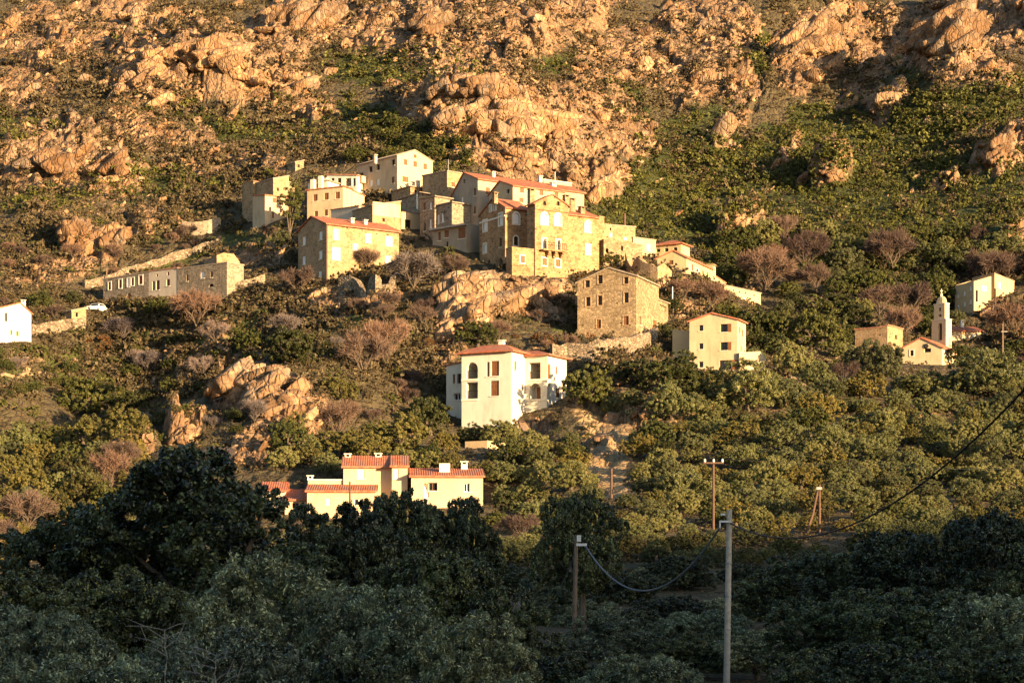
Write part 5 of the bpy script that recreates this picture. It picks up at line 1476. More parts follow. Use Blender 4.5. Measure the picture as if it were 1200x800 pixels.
def twig_cloud(seed, n_limb=6, depth=3, thin=0.012, twigs=16, spread=0.75, height=1.25):
    """leafless crown: limbs that fork, ending in sprays of thin twigs"""
    rng = random.Random(seed); limbs = MB(); ends = []
    def grow(p, d, L, r, k):
        q = p + d * L
        limbs.tube([p, p.lerp(q, 0.5) + Vector((rng.uniform(-1, 1), rng.uniform(-1, 1), 0)) * L * 0.07, q], [r, r * 0.8, r * 0.6], 4, False)
        if k == 0: ends.append((q, d)); return
        ends.append((p.lerp(q, 0.7), d))
        for _ in range(3):
            dd = (d + Vector((rng.uniform(-1, 1), rng.uniform(-1, 1), rng.uniform(-0.35, 0.75))) * spread).normalized()
            grow(q, dd, L * rng.uniform(0.6, 0.8), r * 0.58, k - 1)
    for i in range(n_limb):
        a = 2 * math.pi * (i + rng.random()) / n_limb
        grow(Vector((0, 0, rng.uniform(0.0, 0.2))), Vector((math.cos(a) * 0.75, math.sin(a) * 0.75, height * 0.75)).normalized(), 0.48, 0.035, depth)
    g = np.random.default_rng(seed)
    P0 = np.repeat(np.array([e[0][:] for e in ends]), twigs, 0); D0 = np.repeat(np.array([e[1][:] for e in ends]), twigs, 0)
    D = D0 + g.normal(size=D0.shape) * 0.7; D /= np.linalg.norm(D, axis=1, keepdims=True)
    L = g.uniform(0.12, 0.34, len(D))[:, None]
    s = np.cross(D, unit_rows(len(D), g)); s /= np.linalg.norm(s, axis=1, keepdims=True) + 1e-9
    P0 = P0 + g.normal(size=P0.shape) * 0.03
    v = np.stack([P0 - s * thin / 2, P0 + s * thin / 2, P0 + D * L + s * thin / 5, P0 + D * L - s * thin / 5], 1).reshape(-1, 3)
    return limbs, v, np.arange(len(v)).reshape(-1, 4), np.repeat(g.uniform(0, 1, len(D)), 4)

M['oak'] = leaf_mat('holm_oak_leaves', (0.026, 0.036, 0.009), (0.115, 0.125, 0.03))
M['oak_dusk'] = leaf_mat('oak_leaves_painted_shade', (0.004, 0.007, 0.002), (0.2, 0.235, 0.09), 0.34, 0.35, 0.02)  # foreground copy of the oak leaves, shade put into the colour
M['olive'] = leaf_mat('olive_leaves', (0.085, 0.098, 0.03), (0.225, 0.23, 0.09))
M['olive_dusk'] = leaf_mat('olive_leaves_painted_shade', (0.01, 0.016, 0.005), (0.46, 0.51, 0.27), 0.36, 0.35, 0.02)  # foreground copy of the olive leaves, shade and contrast put into the colour
M['warm'] = leaf_mat('yellow_green_leaves', (0.07, 0.072, 0.017), (0.2, 0.172, 0.047))
M['scrub'] = leaf_mat('brown_scrub_leaves', (0.05, 0.04, 0.022), (0.165, 0.13, 0.07), 0.7)
M['scrub_green'] = leaf_mat('green_scrub_leaves', (0.04, 0.05, 0.012), (0.145, 0.152, 0.036), 0.6)
M['twig'] = leaf_mat('bare_twigs', (0.095, 0.064, 0.05), (0.185, 0.13, 0.102), 0.9, 0.1, 0)
M['twig_grey'] = leaf_mat('grey_bare_twigs', (0.11, 0.09, 0.085), (0.2, 0.17, 0.16), 0.9, 0.1, 0)
M['rust'] = leaf_mat('rusty_leaves', (0.09, 0.04, 0.015), (0.2, 0.1, 0.035), 0.7)

LIB = {}
TOP = {}
def lib(kind, mat, n, length, width, count, blobf, shell=0.45, sprig=0.11, per=80):
    L = []
    for s in range(count):
        bl = blobf(s + hash(kind) % 1 + len(kind) * 31)
        v, f, t = blob_crown(bl, n, length, width, s * 7 + len(kind), shell, 0.25, sprig, per, 0.15 if 'front' in kind else 0.0)
        TOP.setdefault(kind, []).append(float(np.percentile(v[:, 2], 99.6)))
        cr = np_mesh('crown', v, f, M[mat], False, {'tint': t})
        o = trunk_mb(s, bl).build('trunk', M['bark']); tm = o.data; bpy.data.objects.remove(o)
        L.append((cr, tm))
    LIB[kind] = L
lib('oak', 'oak', 36000, 0.046, 0.032, 5, lambda s: oak_blobs(s, 40, 0.85, 0.68, (0.2, 0.36), 0.66, 0.6), 0.4, 0.068, 105)
lib('olive', 'olive', 36000, 0.054, 0.022, 5, lambda s: oak_blobs(s, 44, 0.85, 0.7, (0.18, 0.32), 0.62, 0.6), 0.5, 0.075, 95)
lib('warm', 'warm', 32000, 0.05, 0.03, 3, lambda s: oak_blobs(s, 40, 0.8, 0.68, (0.2, 0.34), 0.62, 0.6), 0.5, 0.07, 100)
lib('eucalyptus', 'oak', 11000, 0.07, 0.03, 1, lambda s: np.vstack([oak_blobs(s, 14, 2.6, 0.5, (0.2, 0.36), 2.0)]), 0.6)
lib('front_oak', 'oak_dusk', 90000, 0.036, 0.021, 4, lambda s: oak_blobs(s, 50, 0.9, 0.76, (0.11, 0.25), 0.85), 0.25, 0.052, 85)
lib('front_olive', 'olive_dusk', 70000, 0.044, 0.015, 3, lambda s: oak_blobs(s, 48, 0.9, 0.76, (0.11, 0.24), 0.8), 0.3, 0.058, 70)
for kind, mat, sd in (('bare', 'twig', 3), ('bare_grey', 'twig_grey', 40)):
    L = []
    for s in range(4):
        lm, v, f, t = twig_cloud(sd + s, twigs=13, thin=0.015)
        o = lm.build('trunk', M['bark']); tm = o.data; bpy.data.objects.remove(o)
        L.append((np_mesh('crown', v, f, M[mat], False, {'tint': t}), tm))
    LIB[kind] = L
BUSH = {}
for kind, mat, ln, wd in (('scrub', 'scrub', .14, .08), ('scrub_green', 'scrub_green', .13, .085), ('rust', 'rust', .12, .07), ('oak_bush', 'oak', .11, .075)):
    BUSH[kind] = [np_mesh('shrub', *blob_crown(bush_blobs(s * 3 + len(kind)), 2600, ln, wd, s + len(kind), 0.6)[:2], M[mat], False, None) for s in range(4)]
    for me_ in BUSH[kind]:
        a_ = me_.attributes.new('tint', 'FLOAT', 'POINT'); g_ = np.repeat(np.random.default_rng(len(kind)).uniform(0, 1, len(me_.vertices) // 4), 4).astype(np.float32)
        a_.data.foreach_set('value', g_)

CAT = {'oak': ('oak_tree', 'oak'), 'olive': ('olive_tree', 'olive'), 'warm': ('olive_tree', 'olive'), 'eucalyptus': ('eucalyptus_tree', 'eucalyptus'),
       'front_oak': ('oak_tree', 'oak'), 'front_olive': ('olive_tree', 'olive'), 'bare': ('bare_tree', 'bare tree'), 'bare_grey': ('bare_tree', 'bare tree')}
COUNT = {}
def tree(kind, x, y, z, R, label, group=None, hs=1.0, v=None, rz=None, trunk=True):
    L = LIB[kind]; k = COUNT.get(kind, 0); COUNT[kind] = k + 1
    cr, tm = L[(k if v is None else v) % len(L)]
    nm, cat = CAT[kind]
    r = empty(nm, (x, y, z), label, cat, group)
    r.rotation_euler = (0, 0, RNG.uniform(0, 6.28) if rz is None else rz); r.scale = (R, R * RNG.uniform(0.9, 1.1), R * hs)
    link('crown', cr, r)
    if trunk: link('trunk', tm, r)
    return r
BUSH_Q = []
def bush(kind, x, y, z, R, label, group=None, hs=0.9):
    BUSH_Q.append((R / y, kind, x, y, z, R, label, group, hs))
def plant_bushes(limit=290):
    """the bushes that show largest are objects of their own, the rest one mass"""
    q = sorted(BUSH_Q, key=lambda a: -a[0])
    for i, (_, kind, x, y, z, R, label, group, hs) in enumerate(q[:limit]):
        o = link('shrub', BUSH[kind][i % 4], None, (x, y, z - 0.1 * R), RNG.uniform(0, 6.28), (R * RNG.uniform(0.9, 1.2), R, R * hs))
        tag(o, label, 'shrub', group)
    return q[limit:]

# where a tree would hide a building that the photograph shows
HR = []
for hh_ in HOUSES:
    for b in hh_.blocks:
        cs = [b.o, b.o + b.dA * b.LA, b.o + b.dB * b.LB]
        xs = [600 + c.x / c.y * F for c in cs]
        zt = max(z for _, z in b.pa); 
        yt = HOR - zt / b.o.y * F; zb = h_at(b.o.x, b.o.y); yb = HOR - float(zb) / b.o.y * F
        HR.append((min(xs), max(xs), yt, yb, b.o.y))
def hides(px, py, rpx, hpx, d):
    """crown of half width rpx rising hpx above row py"""
    for x0, x1, y0, y1, D in HR:
        if d < D + 1 and px + rpx * 0.8 > x0 and px - rpx * 0.8 < x1 and py - hpx < y1 - 0.16 * (y1 - y0) and py > y0: return True
    return False
SUNLIT = []
for hh_ in HOUSES:
    for b in hh_.blocks:
        zb = float(h_at(b.o.x, b.o.y)); zt = max(z for _, z in b.pa)
        for fr in (0.15, 0.85):
            for q in (b.o + b.dA * b.LA * fr, b.o + b.dB * b.LB * fr): SUNLIT.append((q.x, q.y, zb + 0.08 * (zt - zb)))
SUNLIT = np.array(SUNLIT)
def shades(x, y, zt, R):
    dx, dy = x - SUNLIT[:, 0], y - SUNLIT[:, 1]
    a = dx * math.sin(SUN_AZ) - dy * math.cos(SUN_AZ); c = np.abs(dx * math.cos(SUN_AZ) + dy * math.sin(SUN_AZ))
    return bool(np.any((a > 0) & (a < 90) & (c < R) & (zt > SUNLIT[:, 2] + a * math.tan(SUN_EL))))
def pxm(d): return F / d
# ------------------------------------------------------------------ planting
PLACED = []
def put(kind, px, py, wpx, label, hs=1.0, group=None, hpx=None):
    """a plant whose foot is seen at (px, py) and whose crown is wpx wide in the photograph"""
    x, y, z = seen(px, py)[0]
    R = wpx / 2 / pxm(y) * 1.02
    PLACED.append((px, py, wpx / 2))
    if kind.startswith('bare'): hs = max(1.0, hs * 1.3)
    if kind in BUSH: return bush(kind, x, y, z, R, label, group, hs)
    return tree(kind, x, y, z, R, label, group, hs)
# plants one can point to
put('eucalyptus', 341, 282, 46, 'tall dark eucalyptus standing in front of the small cream house', 0.82)
put('olive', 330, 292, 26, 'small olive at the foot of the tall eucalyptus', 1.0)
put('bare', 432, 319, 30, 'bare fruit tree against the sunlit wall of the square stone house', 1.0)
put('oak_bush', 410, 318, 26, 'round dark bush under the bare fruit tree of the square stone house', 0.9)
put('bare', 350, 346, 44, 'pinkish leafless shrub below the left corner of the square stone house', 0.75)
put('bare_grey', 485, 340, 62, 'wide grey leafless thicket in shade right of the square stone house', 0.75)
put('bare', 534, 325, 34, 'pinkish leafless bush on the rock left of the palace', 0.8)
put('bare', 230, 385, 62, 'wide brown leafless tree standing below the grey row houses', 0.75)
put('oak', 187, 372, 34, 'rounded dark oak in front of the pinkish row house', 0.8)
put('rust', 118, 408, 36, 'rusty leaved bush below the road wall on the left', 1.0)
put('oak', 46, 362, 32, 'green round tree behind the white house at the left edge', 0.85)
put('oak', 88, 358, 24, 'green round tree between the left edge house and the row houses', 0.9)
put('oak', 335, 432, 72, 'broad olive green oak above the sunlit rock of the ravine', 0.85)
put('oak', 297, 412, 40, 'smaller oak behind the broad one above the sunlit rock', 0.9)
put('oak', 104, 492, 80, 'large dark oak in the shaded ravine at the left', 0.85)
put('oak', 58, 530, 54, 'dark oak lower in the shaded ravine near the left edge', 0.8)
put('warm', 398, 470, 44, 'yellowish tree on the shaded bank left of the villa', 1.0)
put('bare', 455, 425, 60, 'brown leafless tree on the bank above and left of the villa', 0.9)
put('bare', 425, 440, 60, 'leafless tree left of the brown one on the bank above the villa', 0.9)
put('warm', 470, 530, 74, 'sunlit round oak left of the villa wing', 0.85)
put('oak', 505, 512, 60, 'dark green oak touching the left wing of the villa', 1.0)
put('warm', 432, 540, 50, 'sunlit round oak above the roof of the two storey house', 0.8)
put('oak', 560, 407, 50, 'dark oak on the rock straight above the villa roof', 0.8)
put('oak', 686, 479, 62, 'dense dark oak at the right corner of the villa', 1.05)
put('oak', 592, 546, 46, 'dark small tree with a bare stem in front of the garage', 0.9)
put('oak', 782, 468, 84, 'broad dark oak between the bare stone house and the tall cream house', 0.8)
put('oak', 742, 456, 56, 'dark oak left of the broad one under the bare stone house', 0.8)
put('oak', 776, 400, 34, 'small dark tree at the right foot of the bare stone house', 0.8)
put('bare', 834, 364, 38, 'dark leafless tree with twisted limbs under the ridge end house', 0.9)
put('bare', 800, 352, 34, 'leafless bush on the bank right of the bare stone house', 0.8)
put('oak', 888, 396, 44, 'dark oak right of the tall cream house at the ridge end', 1.1)
put('oak', 788, 366, 30, 'round green bush above the porch of the bare stone house', 0.8)
put('oak', 955, 412, 70, 'large dark oak left of the ruined house', 1.0)
put('olive', 925, 440, 56, 'grey green olive in front of the large dark oak', 1.0)
put('olive', 1020, 448, 74, 'dark grey olive covering the front of the ruined house', 1.0)
put('olive', 1085, 466, 60, 'olive in front of the church facade', 0.7)
put('olive', 1150, 464, 100, 'wide sunlit olive right of the church', 0.75)
put('oak', 1128, 428, 34, 'small oak at the right wall of the church', 0.9)
put('oak', 1008, 352, 66, 'rounded green oak in the hollow above the ruined house', 0.75)
put('bare', 896, 346, 66, 'purple brown leafless tree in the hollow at the ridge end', 0.85)
put('bare', 944, 316, 56, 'purple brown leafless tree higher in the hollow', 0.8)
put('bare', 1046, 318, 58, 'pinkish brown leafless tree above the green oak of the hollow', 0.9)
put('bare', 1066, 376, 48, 'reddish leafless tree behind the church tower', 1.0)
put('bare', 1030, 372, 44, 'reddish leafless tree left of the one behind the church tower', 0.9)
put('bare', 1056, 400, 44, 'dark leafless tree just left of the church tower', 1.0)
put('bare', 1180, 330, 40, 'leafless tree right of the two part house at the right edge', 0.9)
put('bare', 1186, 400, 60, 'reddish leafless thicket at the right edge below the two part house', 0.7)
put('olive', 875, 482, 96, 'large dark olive in front of the tall cream house', 0.8)
put('rust', 724, 300, 20, 'small bush by the ruined walls right of the palace', 1.0)
put('oak', 718, 312, 30, 'dark bush at the right foot of the palace', 0.7)
put('rust', 648, 404, 24, 'orange brown bush on the wall terrace above the villa', 1.0)
put('rust', 632, 400, 26, 'reddish bush left of the orange brown one above the villa', 1.0)
put('scrub_green', 525, 300, 22, 'green bush under the shaded bay window house', 1.0)
put('scrub_green', 604, 318, 20, 'dark spiky bush at the foot of the palace left block', 1.0)
put('scrub_green', 275, 268, 16, 'round green bush by the dusky stone house', 0.9)

for r_ in ((827, 845, 538, 632, 152), (936, 974, 562, 646, 150), (702, 728, 500, 572, 228), (712, 720, 548, 584, 178)): HR.append(r_)
def fill(n, box, size, kinds, glabel, gap=0.55, hs=(0.75, 1.0), cond=None, cap=999):
    c = 0
    xs = RNG.uniform(box[0], box[2], n); ys = RNG.uniform(box[1], box[3], n)
    order = np.argsort(ys)
    for px, py in zip(xs[order], ys[order]):
        if c >= cap: break
        w = RNG.uniform(*size)
        if cond is not None and not cond(px, py): continue
        if any(abs(px - a) < gap * (w / 2 + r) and abs(py - b_) < gap * 0.62 * (w / 2 + r) for a, b_, r in PLACED): continue
        x, y, z = seen(px, py)[0]
        if near_house(x, y, 1.0): continue
        h_ = RNG.uniform(*hs)
        kd = kinds[int(RNG.integers(len(kinds)))]
        hp = w / 2 * (2.3 if kd.startswith('bare') else 1.6 if kd not in BUSH else 1.0) * h_
        if hides(px, py, w / 2, hp, y) or shades(x, y, z + hp / pxm(y), w / 2 / pxm(y)): continue
        if survey(S_SAND, x, y, z) > 0.5 and RNG.uniform() < 0.85: continue
        nm = {'oak': 'dark green oak', 'olive': 'grey green olive', 'warm': 'yellow green olive', 'bare': 'brown leafless tree', 'bare_grey': 'grey leafless tree',
              'scrub': 'brown scrub bush', 'scrub_green': 'green scrub bush', 'rust': 'rusty brown bush', 'oak_bush': 'dark evergreen bush'}[kd]
        zn = zone(px, py)
        sz = 'large ' if w > size[0] + 0.66 * (size[1] - size[0]) else 'small ' if w < size[0] + 0.33 * (size[1] - size[0]) else ''
        put(kd, px, py, w, where_is(px, py, sz + nm), h_, nm + 's ' + zn); c += 1
    return c
for a_, b__, w_, k_ in ((655, 508, 22, 'oak_bush'), (638, 524, 26, 'scrub_green'), (672, 520, 24, 'olive'), (650, 538, 34, 'warm'), (690, 515, 20, 'oak_bush'), (620, 520, 24, 'scrub_green'), (742, 500, 22, 'scrub_green'), (748, 520, 26, 'olive')):
    put(k_, a_, b__, w_, where_is(a_, b__, {'oak_bush': 'dark evergreen bush', 'scrub_green': 'green scrub bush', 'olive': 'grey green olive', 'warm': 'yellow green olive'}[k_]), 0.85)
cnt = {}
rock_free = lambda px, py: survey(S_ROCK, *[q for q in seen(px, py)[0]]) < 0.45
cnt['grove'] = fill(2600, (690, 455, 1235, 668), (28, 76), ['olive', 'olive', 'olive', 'olive', 'warm', 'warm', 'olive', 'oak', 'olive', 'warm', 'olive', 'olive'], '', 0.46, (0.7, 0.95))
cnt['villa'] = fill(1000, (330, 515, 700, 668), (34, 66), ['warm', 'oak', 'warm', 'olive', 'olive', 'warm', 'oak', 'olive', 'olive', 'olive', 'bare'], '', 0.5, (0.75, 1.0))
cnt['left'] = fill(700, (-30, 525, 160, 665), (40, 70), ['warm', 'oak', 'warm', 'warm', 'olive', 'bare'], '', 0.5)
cnt['ravine'] = fill(800, (-20, 395, 420, 560), (16, 40), ['oak_bush', 'oak', 'scrub', 'oak_bush', 'bare_grey', 'scrub_green'], '', 0.62, (0.7, 0.95), rock_free)
cnt['hollow'] = fill(900, (850, 285, 1215, 470), (26, 54), ['oak', 'olive', 'bare', 'oak', 'oak', 'scrub_green', 'olive'], '', 0.5, (0.75, 1.0), rock_free)
cnt['behind'] = fill(120, (405, 150, 550, 192), (20, 40), ['oak', 'oak', 'oak_bush'], '', 0.5, (0.7, 0.9))
cnt['bank'] = fill(500, (330, 330, 720, 520), (12, 32), ['oak_bush', 'scrub', 'scrub_green', 'oak_bush', 'bare', 'scrub', 'rust'], '', 0.62, (0.7, 0.95), rock_free)
cnt['terr'] = fill(260, (690, 330, 880, 470), (10, 24), ['oak_bush', 'scrub', 'scrub_green', 'olive'], '', 0.6, (0.7, 0.95))
cnt['road'] = fill(300, (-10, 265, 330, 400), (10, 26), ['oak_bush', 'scrub', 'scrub_green', 'bare'], '', 0.62, (0.7, 0.95))
cnt['upper'] = fill(400, (20, 170, 420, 270), (12, 28), ['oak_bush', 'scrub_green', 'scrub'], '', 0.7, (0.6, 0.8), rock_free, 90)
print(cnt, sum(cnt.values()))
REST = plant_bushes()

# the maquis over the mountain: thousands of low bushes
SV = {}
for kind, mat, ln, wd, nl in (('scrub', 'scrub', .3, .2, 105), ('scrub_green', 'scrub_green', .28, .2, 120)):
    SV[kind] = [blob_crown(bush_blobs(s + 60, 6), nl, ln, wd, s + 9, 0.6) for s in range(8)]
def sdens(green):
    def f(px, py, p):
        g = survey(S_GREEN, p[:, 0], p[:, 1], p[:, 2]); r = survey(S_ROCK, p[:, 0], p[:, 1], p[:, 2]); s = survey(S_SAND, p[:, 0], p[:, 1], p[:, 2])
        hs = near_house(p[:, 0], p[:, 1], 0.6)
        pt_ = np.clip((fbm(p[:, 0] / 16, p[:, 1] / 26, 4, 23) - 0.36) * 5, 0.12, 1)
        d = g * (1 - 0.75 * r) if green else np.clip((1.0 - 0.8 * r - g * 0.75) * pt_, 0.04, 1)
        return np.where(hs | (s > 0.5), 0, d)
    return f
for kind, nn, nm, lab in (('scrub', 30000, 'maquis_scrub', 'low brown and olive maquis scrub between the rocks of the mountainside'), ('scrub_green', 26000, 'green_maquis', 'dense green maquis covering the upper right slope')):
    px, py, p = spots(int(nn * 1.14), (-150, -40, 1350, 470), sdens(kind == 'scrub_green'))
    T = []
    for i in range(len(px)):
        s = RNG.uniform(0.6, 1.5) * (1.35 if kind == 'scrub_green' else 0.8 + 1.0 * float(fbm(p[i:i + 1, 0] / 14, p[i:i + 1, 1] / 22, 3, 19)[0])) * np.clip(p[i, 1] / 400, 0.5, 1.1)
        if RNG.uniform() < 0.1: s *= 1.5
        A = rot_z(RNG.uniform(0, 6.28)) @ np.diag((s * RNG.uniform(0.9, 1.3), s, s * RNG.uniform(0.7, 1.1)))
        T.append((int(RNG.integers(8)), A, p[i] - np.array([0, 0, 0.1 * s]), RNG.normal(0, 0.28)))
    for _, k2, x, y, z, R, *_r in REST:
        if (k2 == 'scrub_green') == (kind == 'scrub_green'): T.append((int(RNG.integers(8)), np.diag((R, R, R * 0.9)), np.array([x, y, z]), RNG.normal(0, 0.2)))
    print(kind, len(T))
    tag(link(nm, merged(nm, SV[kind], T, M[kind])), lab, 'scrub', None, 'stuff')
# grass and low herbs on the nearer banks
px, py, p = spots(11000, (-150, 300, 1350, 660), lambda px, py, p: np.where(near_house(p[:, 0], p[:, 1], 0.3) | (survey(S_ROCK, p[:, 0], p[:, 1], p[:, 2]) > 0.6) | (survey(S_SAND, p[:, 0], p[:, 1], p[:, 2]) > 0.6), 0, 0.8))
T = [(int(RNG.integers(8)), rot_z(RNG.uniform(0, 6.28)) @ np.diag([s_ * 1.3, s_ * 1.3, s_ * 0.8]), p[i], RNG.normal(0.1, 0.3)) for i, s_ in enumerate(RNG.uniform(0.2, 0.6, len(px)) * np.where((px < -20) | (px > 1220), 3.0, 1.0))]
tag(link('undergrowth', merged('undergrowth', SV['scrub'], T, M['scrub'])), 'low dry undergrowth covering the banks between trees and houses', 'undergrowth', None, 'stuff')

# ---- the dark trees in front, in the shade of the hill
FRONT = [  # column, row of the top, distance, half width in px, kind, label
    (246, 528, 62, 172, 'front_oak', 'tallest dark oak of the foreground, under the ravine at the left'),
    (85, 596, 66, 115, 'front_oak', 'dark oak at the left, half hiding the small gabled house'),
    (400, 592, 66, 90, 'front_oak', 'dark oak before the low front wing of the cream houses'),
    (478, 580, 68, 62, 'front_oak', 'dark oak rising before the gap between the cream houses'),
    (537, 586, 72, 52, 'front_oak', 'narrow dark oak before the right end of the single storey house'),
    (330, 640, 58, 110, 'front_oak', 'wide dark oak below the tallest foreground oak'),
    (20, 668, 54, 110, 'front_oak', 'dark oak at the left edge in the foreground'),
    (500, 650, 55, 105, 'front_oak', 'dark oak in the middle of the left foreground'),
    (600, 690, 54, 80, 'front_oak', 'dark oak left of the dark wooden pole'),
    (310, 652, 44, 120, 'front_olive', 'pale grey olive in the middle of the left foreground'),
    (150, 668, 48, 110, 'front_oak', 'dark oak between the pale olive and the left edge'),
    (60, 716, 36, 120, 'front_olive', 'pale grey olive in the lower left corner'),
    (440, 690, 42, 110, 'front_olive', 'pale grey olive low in the foreground right of the taller pale olive'),
    (560, 722, 40, 100, 'front_olive', 'grey olive lowest left of the dark wooden pole'),
    (250, 742, 31, 130, 'front_olive', 'nearest grey olive at the bottom, behind the dead twigs'),
    (420, 770, 30, 110, 'front_oak', 'dark oak cut by the bottom edge in the left foreground'),
    (120, 770, 29, 120, 'front_olive', 'nearest grey olive at the bottom left'),
    (682, 580, 84, 46, 'front_oak', 'lone dark tree standing against the sunlit slope above the wooden pole'),
    (650, 690, 100, 50, 'front_oak', 'dark bush beside the dark wooden pole'),
    (735, 668, 112, 56, 'front_oak', 'dark oak right of the dark wooden pole under the sagging cable'),
    (800, 652, 118, 50, 'front_oak', 'dark oak under the tall thin pole on the slope'),
    (720, 722, 76, 80, 'front_olive', 'grey olive between the two nearer poles'),
    (790, 700, 88, 70, 'front_oak', 'dark oak just left of the pale pole'),
    (822, 716, 76, 70, 'front_olive', 'grey olive at the foot of the pale pole'),
    (690, 764, 50, 90, 'front_oak', 'dark oak at the bottom between the two nearer poles'),
    (755, 768, 46, 74, 'front_olive', 'grey olive at the bottom left of the pale pole'),
    (848, 752, 70, 50, 'front_olive', 'low grey olive right behind the foot of the pale pole'),
    (640, 668, 116, 44, 'front_olive', 'small grey olive left of the lone dark tree foot'),
    (705, 662, 124, 40, 'front_oak', 'small dark oak right of the lone dark tree foot'),
    (768, 664, 124, 46, 'front_olive', 'small grey olive under the middle of the sagging cable'),
    (872, 660, 122, 46, 'front_oak', 'small dark oak behind the top of the pale pole'),
    (602, 662, 120, 46, 'front_oak', 'small dark oak between the single storey house and the lone dark tree'),
    (560, 652, 122, 44, 'front_olive', 'small grey olive below the single storey house'),
    (1000, 652, 122, 44, 'front_olive', 'small grey olive right of the double pole'),
    (760, 716, 84, 60, 'front_oak', 'low dark oak under the lowest point of the sagging cable'),
    (800, 742, 67, 56, 'front_oak', 'low dark oak left of the lower pale pole'),
    (888, 738, 66, 58, 'front_olive', 'low grey olive right of the lower pale pole'),
    (700, 704, 96, 52, 'front_olive', 'low grey olive at the right of the dark wooden pole foot'),
    (645, 708, 98, 50, 'front_oak', 'low dark oak at the left of the dark wooden pole foot'),
    (775, 702, 100, 52, 'front_oak', 'low dark oak between the sagging cable and the pale pole'),
    (845, 700, 98, 46, 'front_olive', 'low grey olive in the gap behind the pale pole'),
    (905, 676, 92, 56, 'front_oak', 'dark oak just right of the pale pole'),
    (945, 648, 80, 80, 'front_oak', 'dark oak under the leaning double pole'),
    (1040, 626, 72, 96, 'front_oak', 'dark oak at the right under the lowest bend of the cable'),
    (1150, 604, 66, 100, 'front_oak', 'tallest dark oak of the right foreground'),
    (1215, 640, 60, 80, 'front_oak', 'dark oak cut by the right edge'),
    (985, 692, 56, 100, 'front_oak', 'dark oak in the middle of the right foreground'),
    (1080, 690, 52, 110, 'front_oak', 'wide dark oak in the right foreground'),
    (1185, 700, 46, 110, 'front_olive', 'grey olive at the right edge of the foreground'),
    (962, 762, 44, 90, 'front_oak', 'dark oak at the bottom right of the pale pole'),
    (1020, 756, 40, 110, 'front_oak', 'dark oak at the bottom in the right foreground'),
    (1140, 764, 36, 120, 'front_oak', 'dark oak at the bottom right corner'),
]
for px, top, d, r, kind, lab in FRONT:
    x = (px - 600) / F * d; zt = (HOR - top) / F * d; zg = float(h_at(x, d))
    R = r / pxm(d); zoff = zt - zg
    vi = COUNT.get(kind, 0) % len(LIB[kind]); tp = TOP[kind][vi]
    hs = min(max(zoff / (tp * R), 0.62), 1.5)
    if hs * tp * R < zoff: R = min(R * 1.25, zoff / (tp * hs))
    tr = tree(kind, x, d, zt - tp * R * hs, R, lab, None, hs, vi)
    gap = (zt - tp * R * hs - zg) / (R * hs)
    if gap > 0.02:
        mb = MB(); mb.tube([(0.04, 0.02, -gap - 0.15), (0.0, 0.01, -gap * 0.5), (0, 0, 0.03)], [0.115, 0.1, 0.09], 8)
        mb.build('lower_trunk', M['bark'], tr)

# ------------------------------------------------------------------ poles, wires, walls and small things
def pole(px, top, d, w_px, bottom, name, label, mat, lean=0.0, cat='pole'):
    x = (px - 600) / F * d; zt = (HOR - top) / F * d; zg = float(h_at(x, d)) - 0.5
    org = Vector((x, d, zg))
    r = w_px / pxm(d) / 2
    root = empty(name, org, label, cat)
    mb = MB(); pts = []
    for k in range(9):
        f_ = k / 8
        pts.append((x + lean * f_, d, zg + (zt - zg) * f_))
    mb.tube(pts, [r * (1.12 - 0.22 * k / 8) for k in range(9)], 12)
    o = mb.build('shaft', M[mat], None, org); o.parent = root
    return root, Vector((x + lean, d, zt)), r, org
pa_, ta, ra, oa = pole(851, 597, 62, 7.2, 820, 'utility_pole', 'tall pale pole nearest the camera, carrying a sagging twisted cable', 'pole_pale', 0.1)
for dz in (0.35, 1.6, 2.6, 3.6):
    mb = MB(); mb.tube([ta - Vector((0.1 * dz / 8, 0, dz)), ta - Vector((0.1 * dz / 8, 0, dz + 0.05))], [ra * 1.12, ra * 1.12], 12)
    o = mb.build('band', M['metal'], None, oa); o.parent = pa_
mb = MB(); br = ta + Vector((-0.16, -0.12, -0.36)); mb.box(br, (0.16, 0, 0), (0, 0.03, 0), (0, 0, 0.03)); mb.box(br + Vector((-0.14, 0, -0.1)), (0.025, 0, 0), (0, 0.025, 0), (0, 0, 0.1))
mb.box(ta + Vector((-0.2, 0, -0.14)), (0.07, 0, 0), (0, 0.03, 0), (0, 0, 0.03))
o = mb.build('bracket', M['ceramic'], None, oa); o.parent = pa_
pb_, tb, rb_, ob = pole(672, 630, 76, 5.4, 770, 'utility_pole', 'dark wooden pole in the middle, at the left end of the sagging cable', 'pole', 0.1)
mb = MB(); mb.box(tb + Vector((0.2, -0.05, -0.25)), (0.2, 0, 0), (0, 0.05, 0), (0, 0, 0.05)); mb.box(tb + Vector((0.1, -0.05, -0.02)), (0.08, 0, 0), (0, 0.08, 0), (0, 0, 0.12)); o = mb.build('bracket', M['ceramic'], None, ob); o.parent = pb_
pc_, tc, rc, oc = pole(836, 540, 152, 3.0, 622, 'utility_pole', 'tall thin reddish pole with a cross arm among the sunlit olives', 'pole_red')
mb = MB(); mb.box(tc + Vector((0, -0.16, -0.15)), (0.75, 0, 0), (0, 0.06, 0), (0, 0, 0.06)); o = mb.build('cross_arm', M['pole_red'], None, oc); o.parent = pc_
for dx in (-0.65, 0.0, 0.65):
    mb = MB(); mb.tube([tc + Vector((dx, -0.16, -0.09)), tc + Vector((dx, -0.16, 0.02)), tc + Vector((dx, -0.16, 0.16))], [0.07, 0.1, 0.05], 8); o = mb.build('insulator', M['ceramic'], None, oc); o.parent = pc_
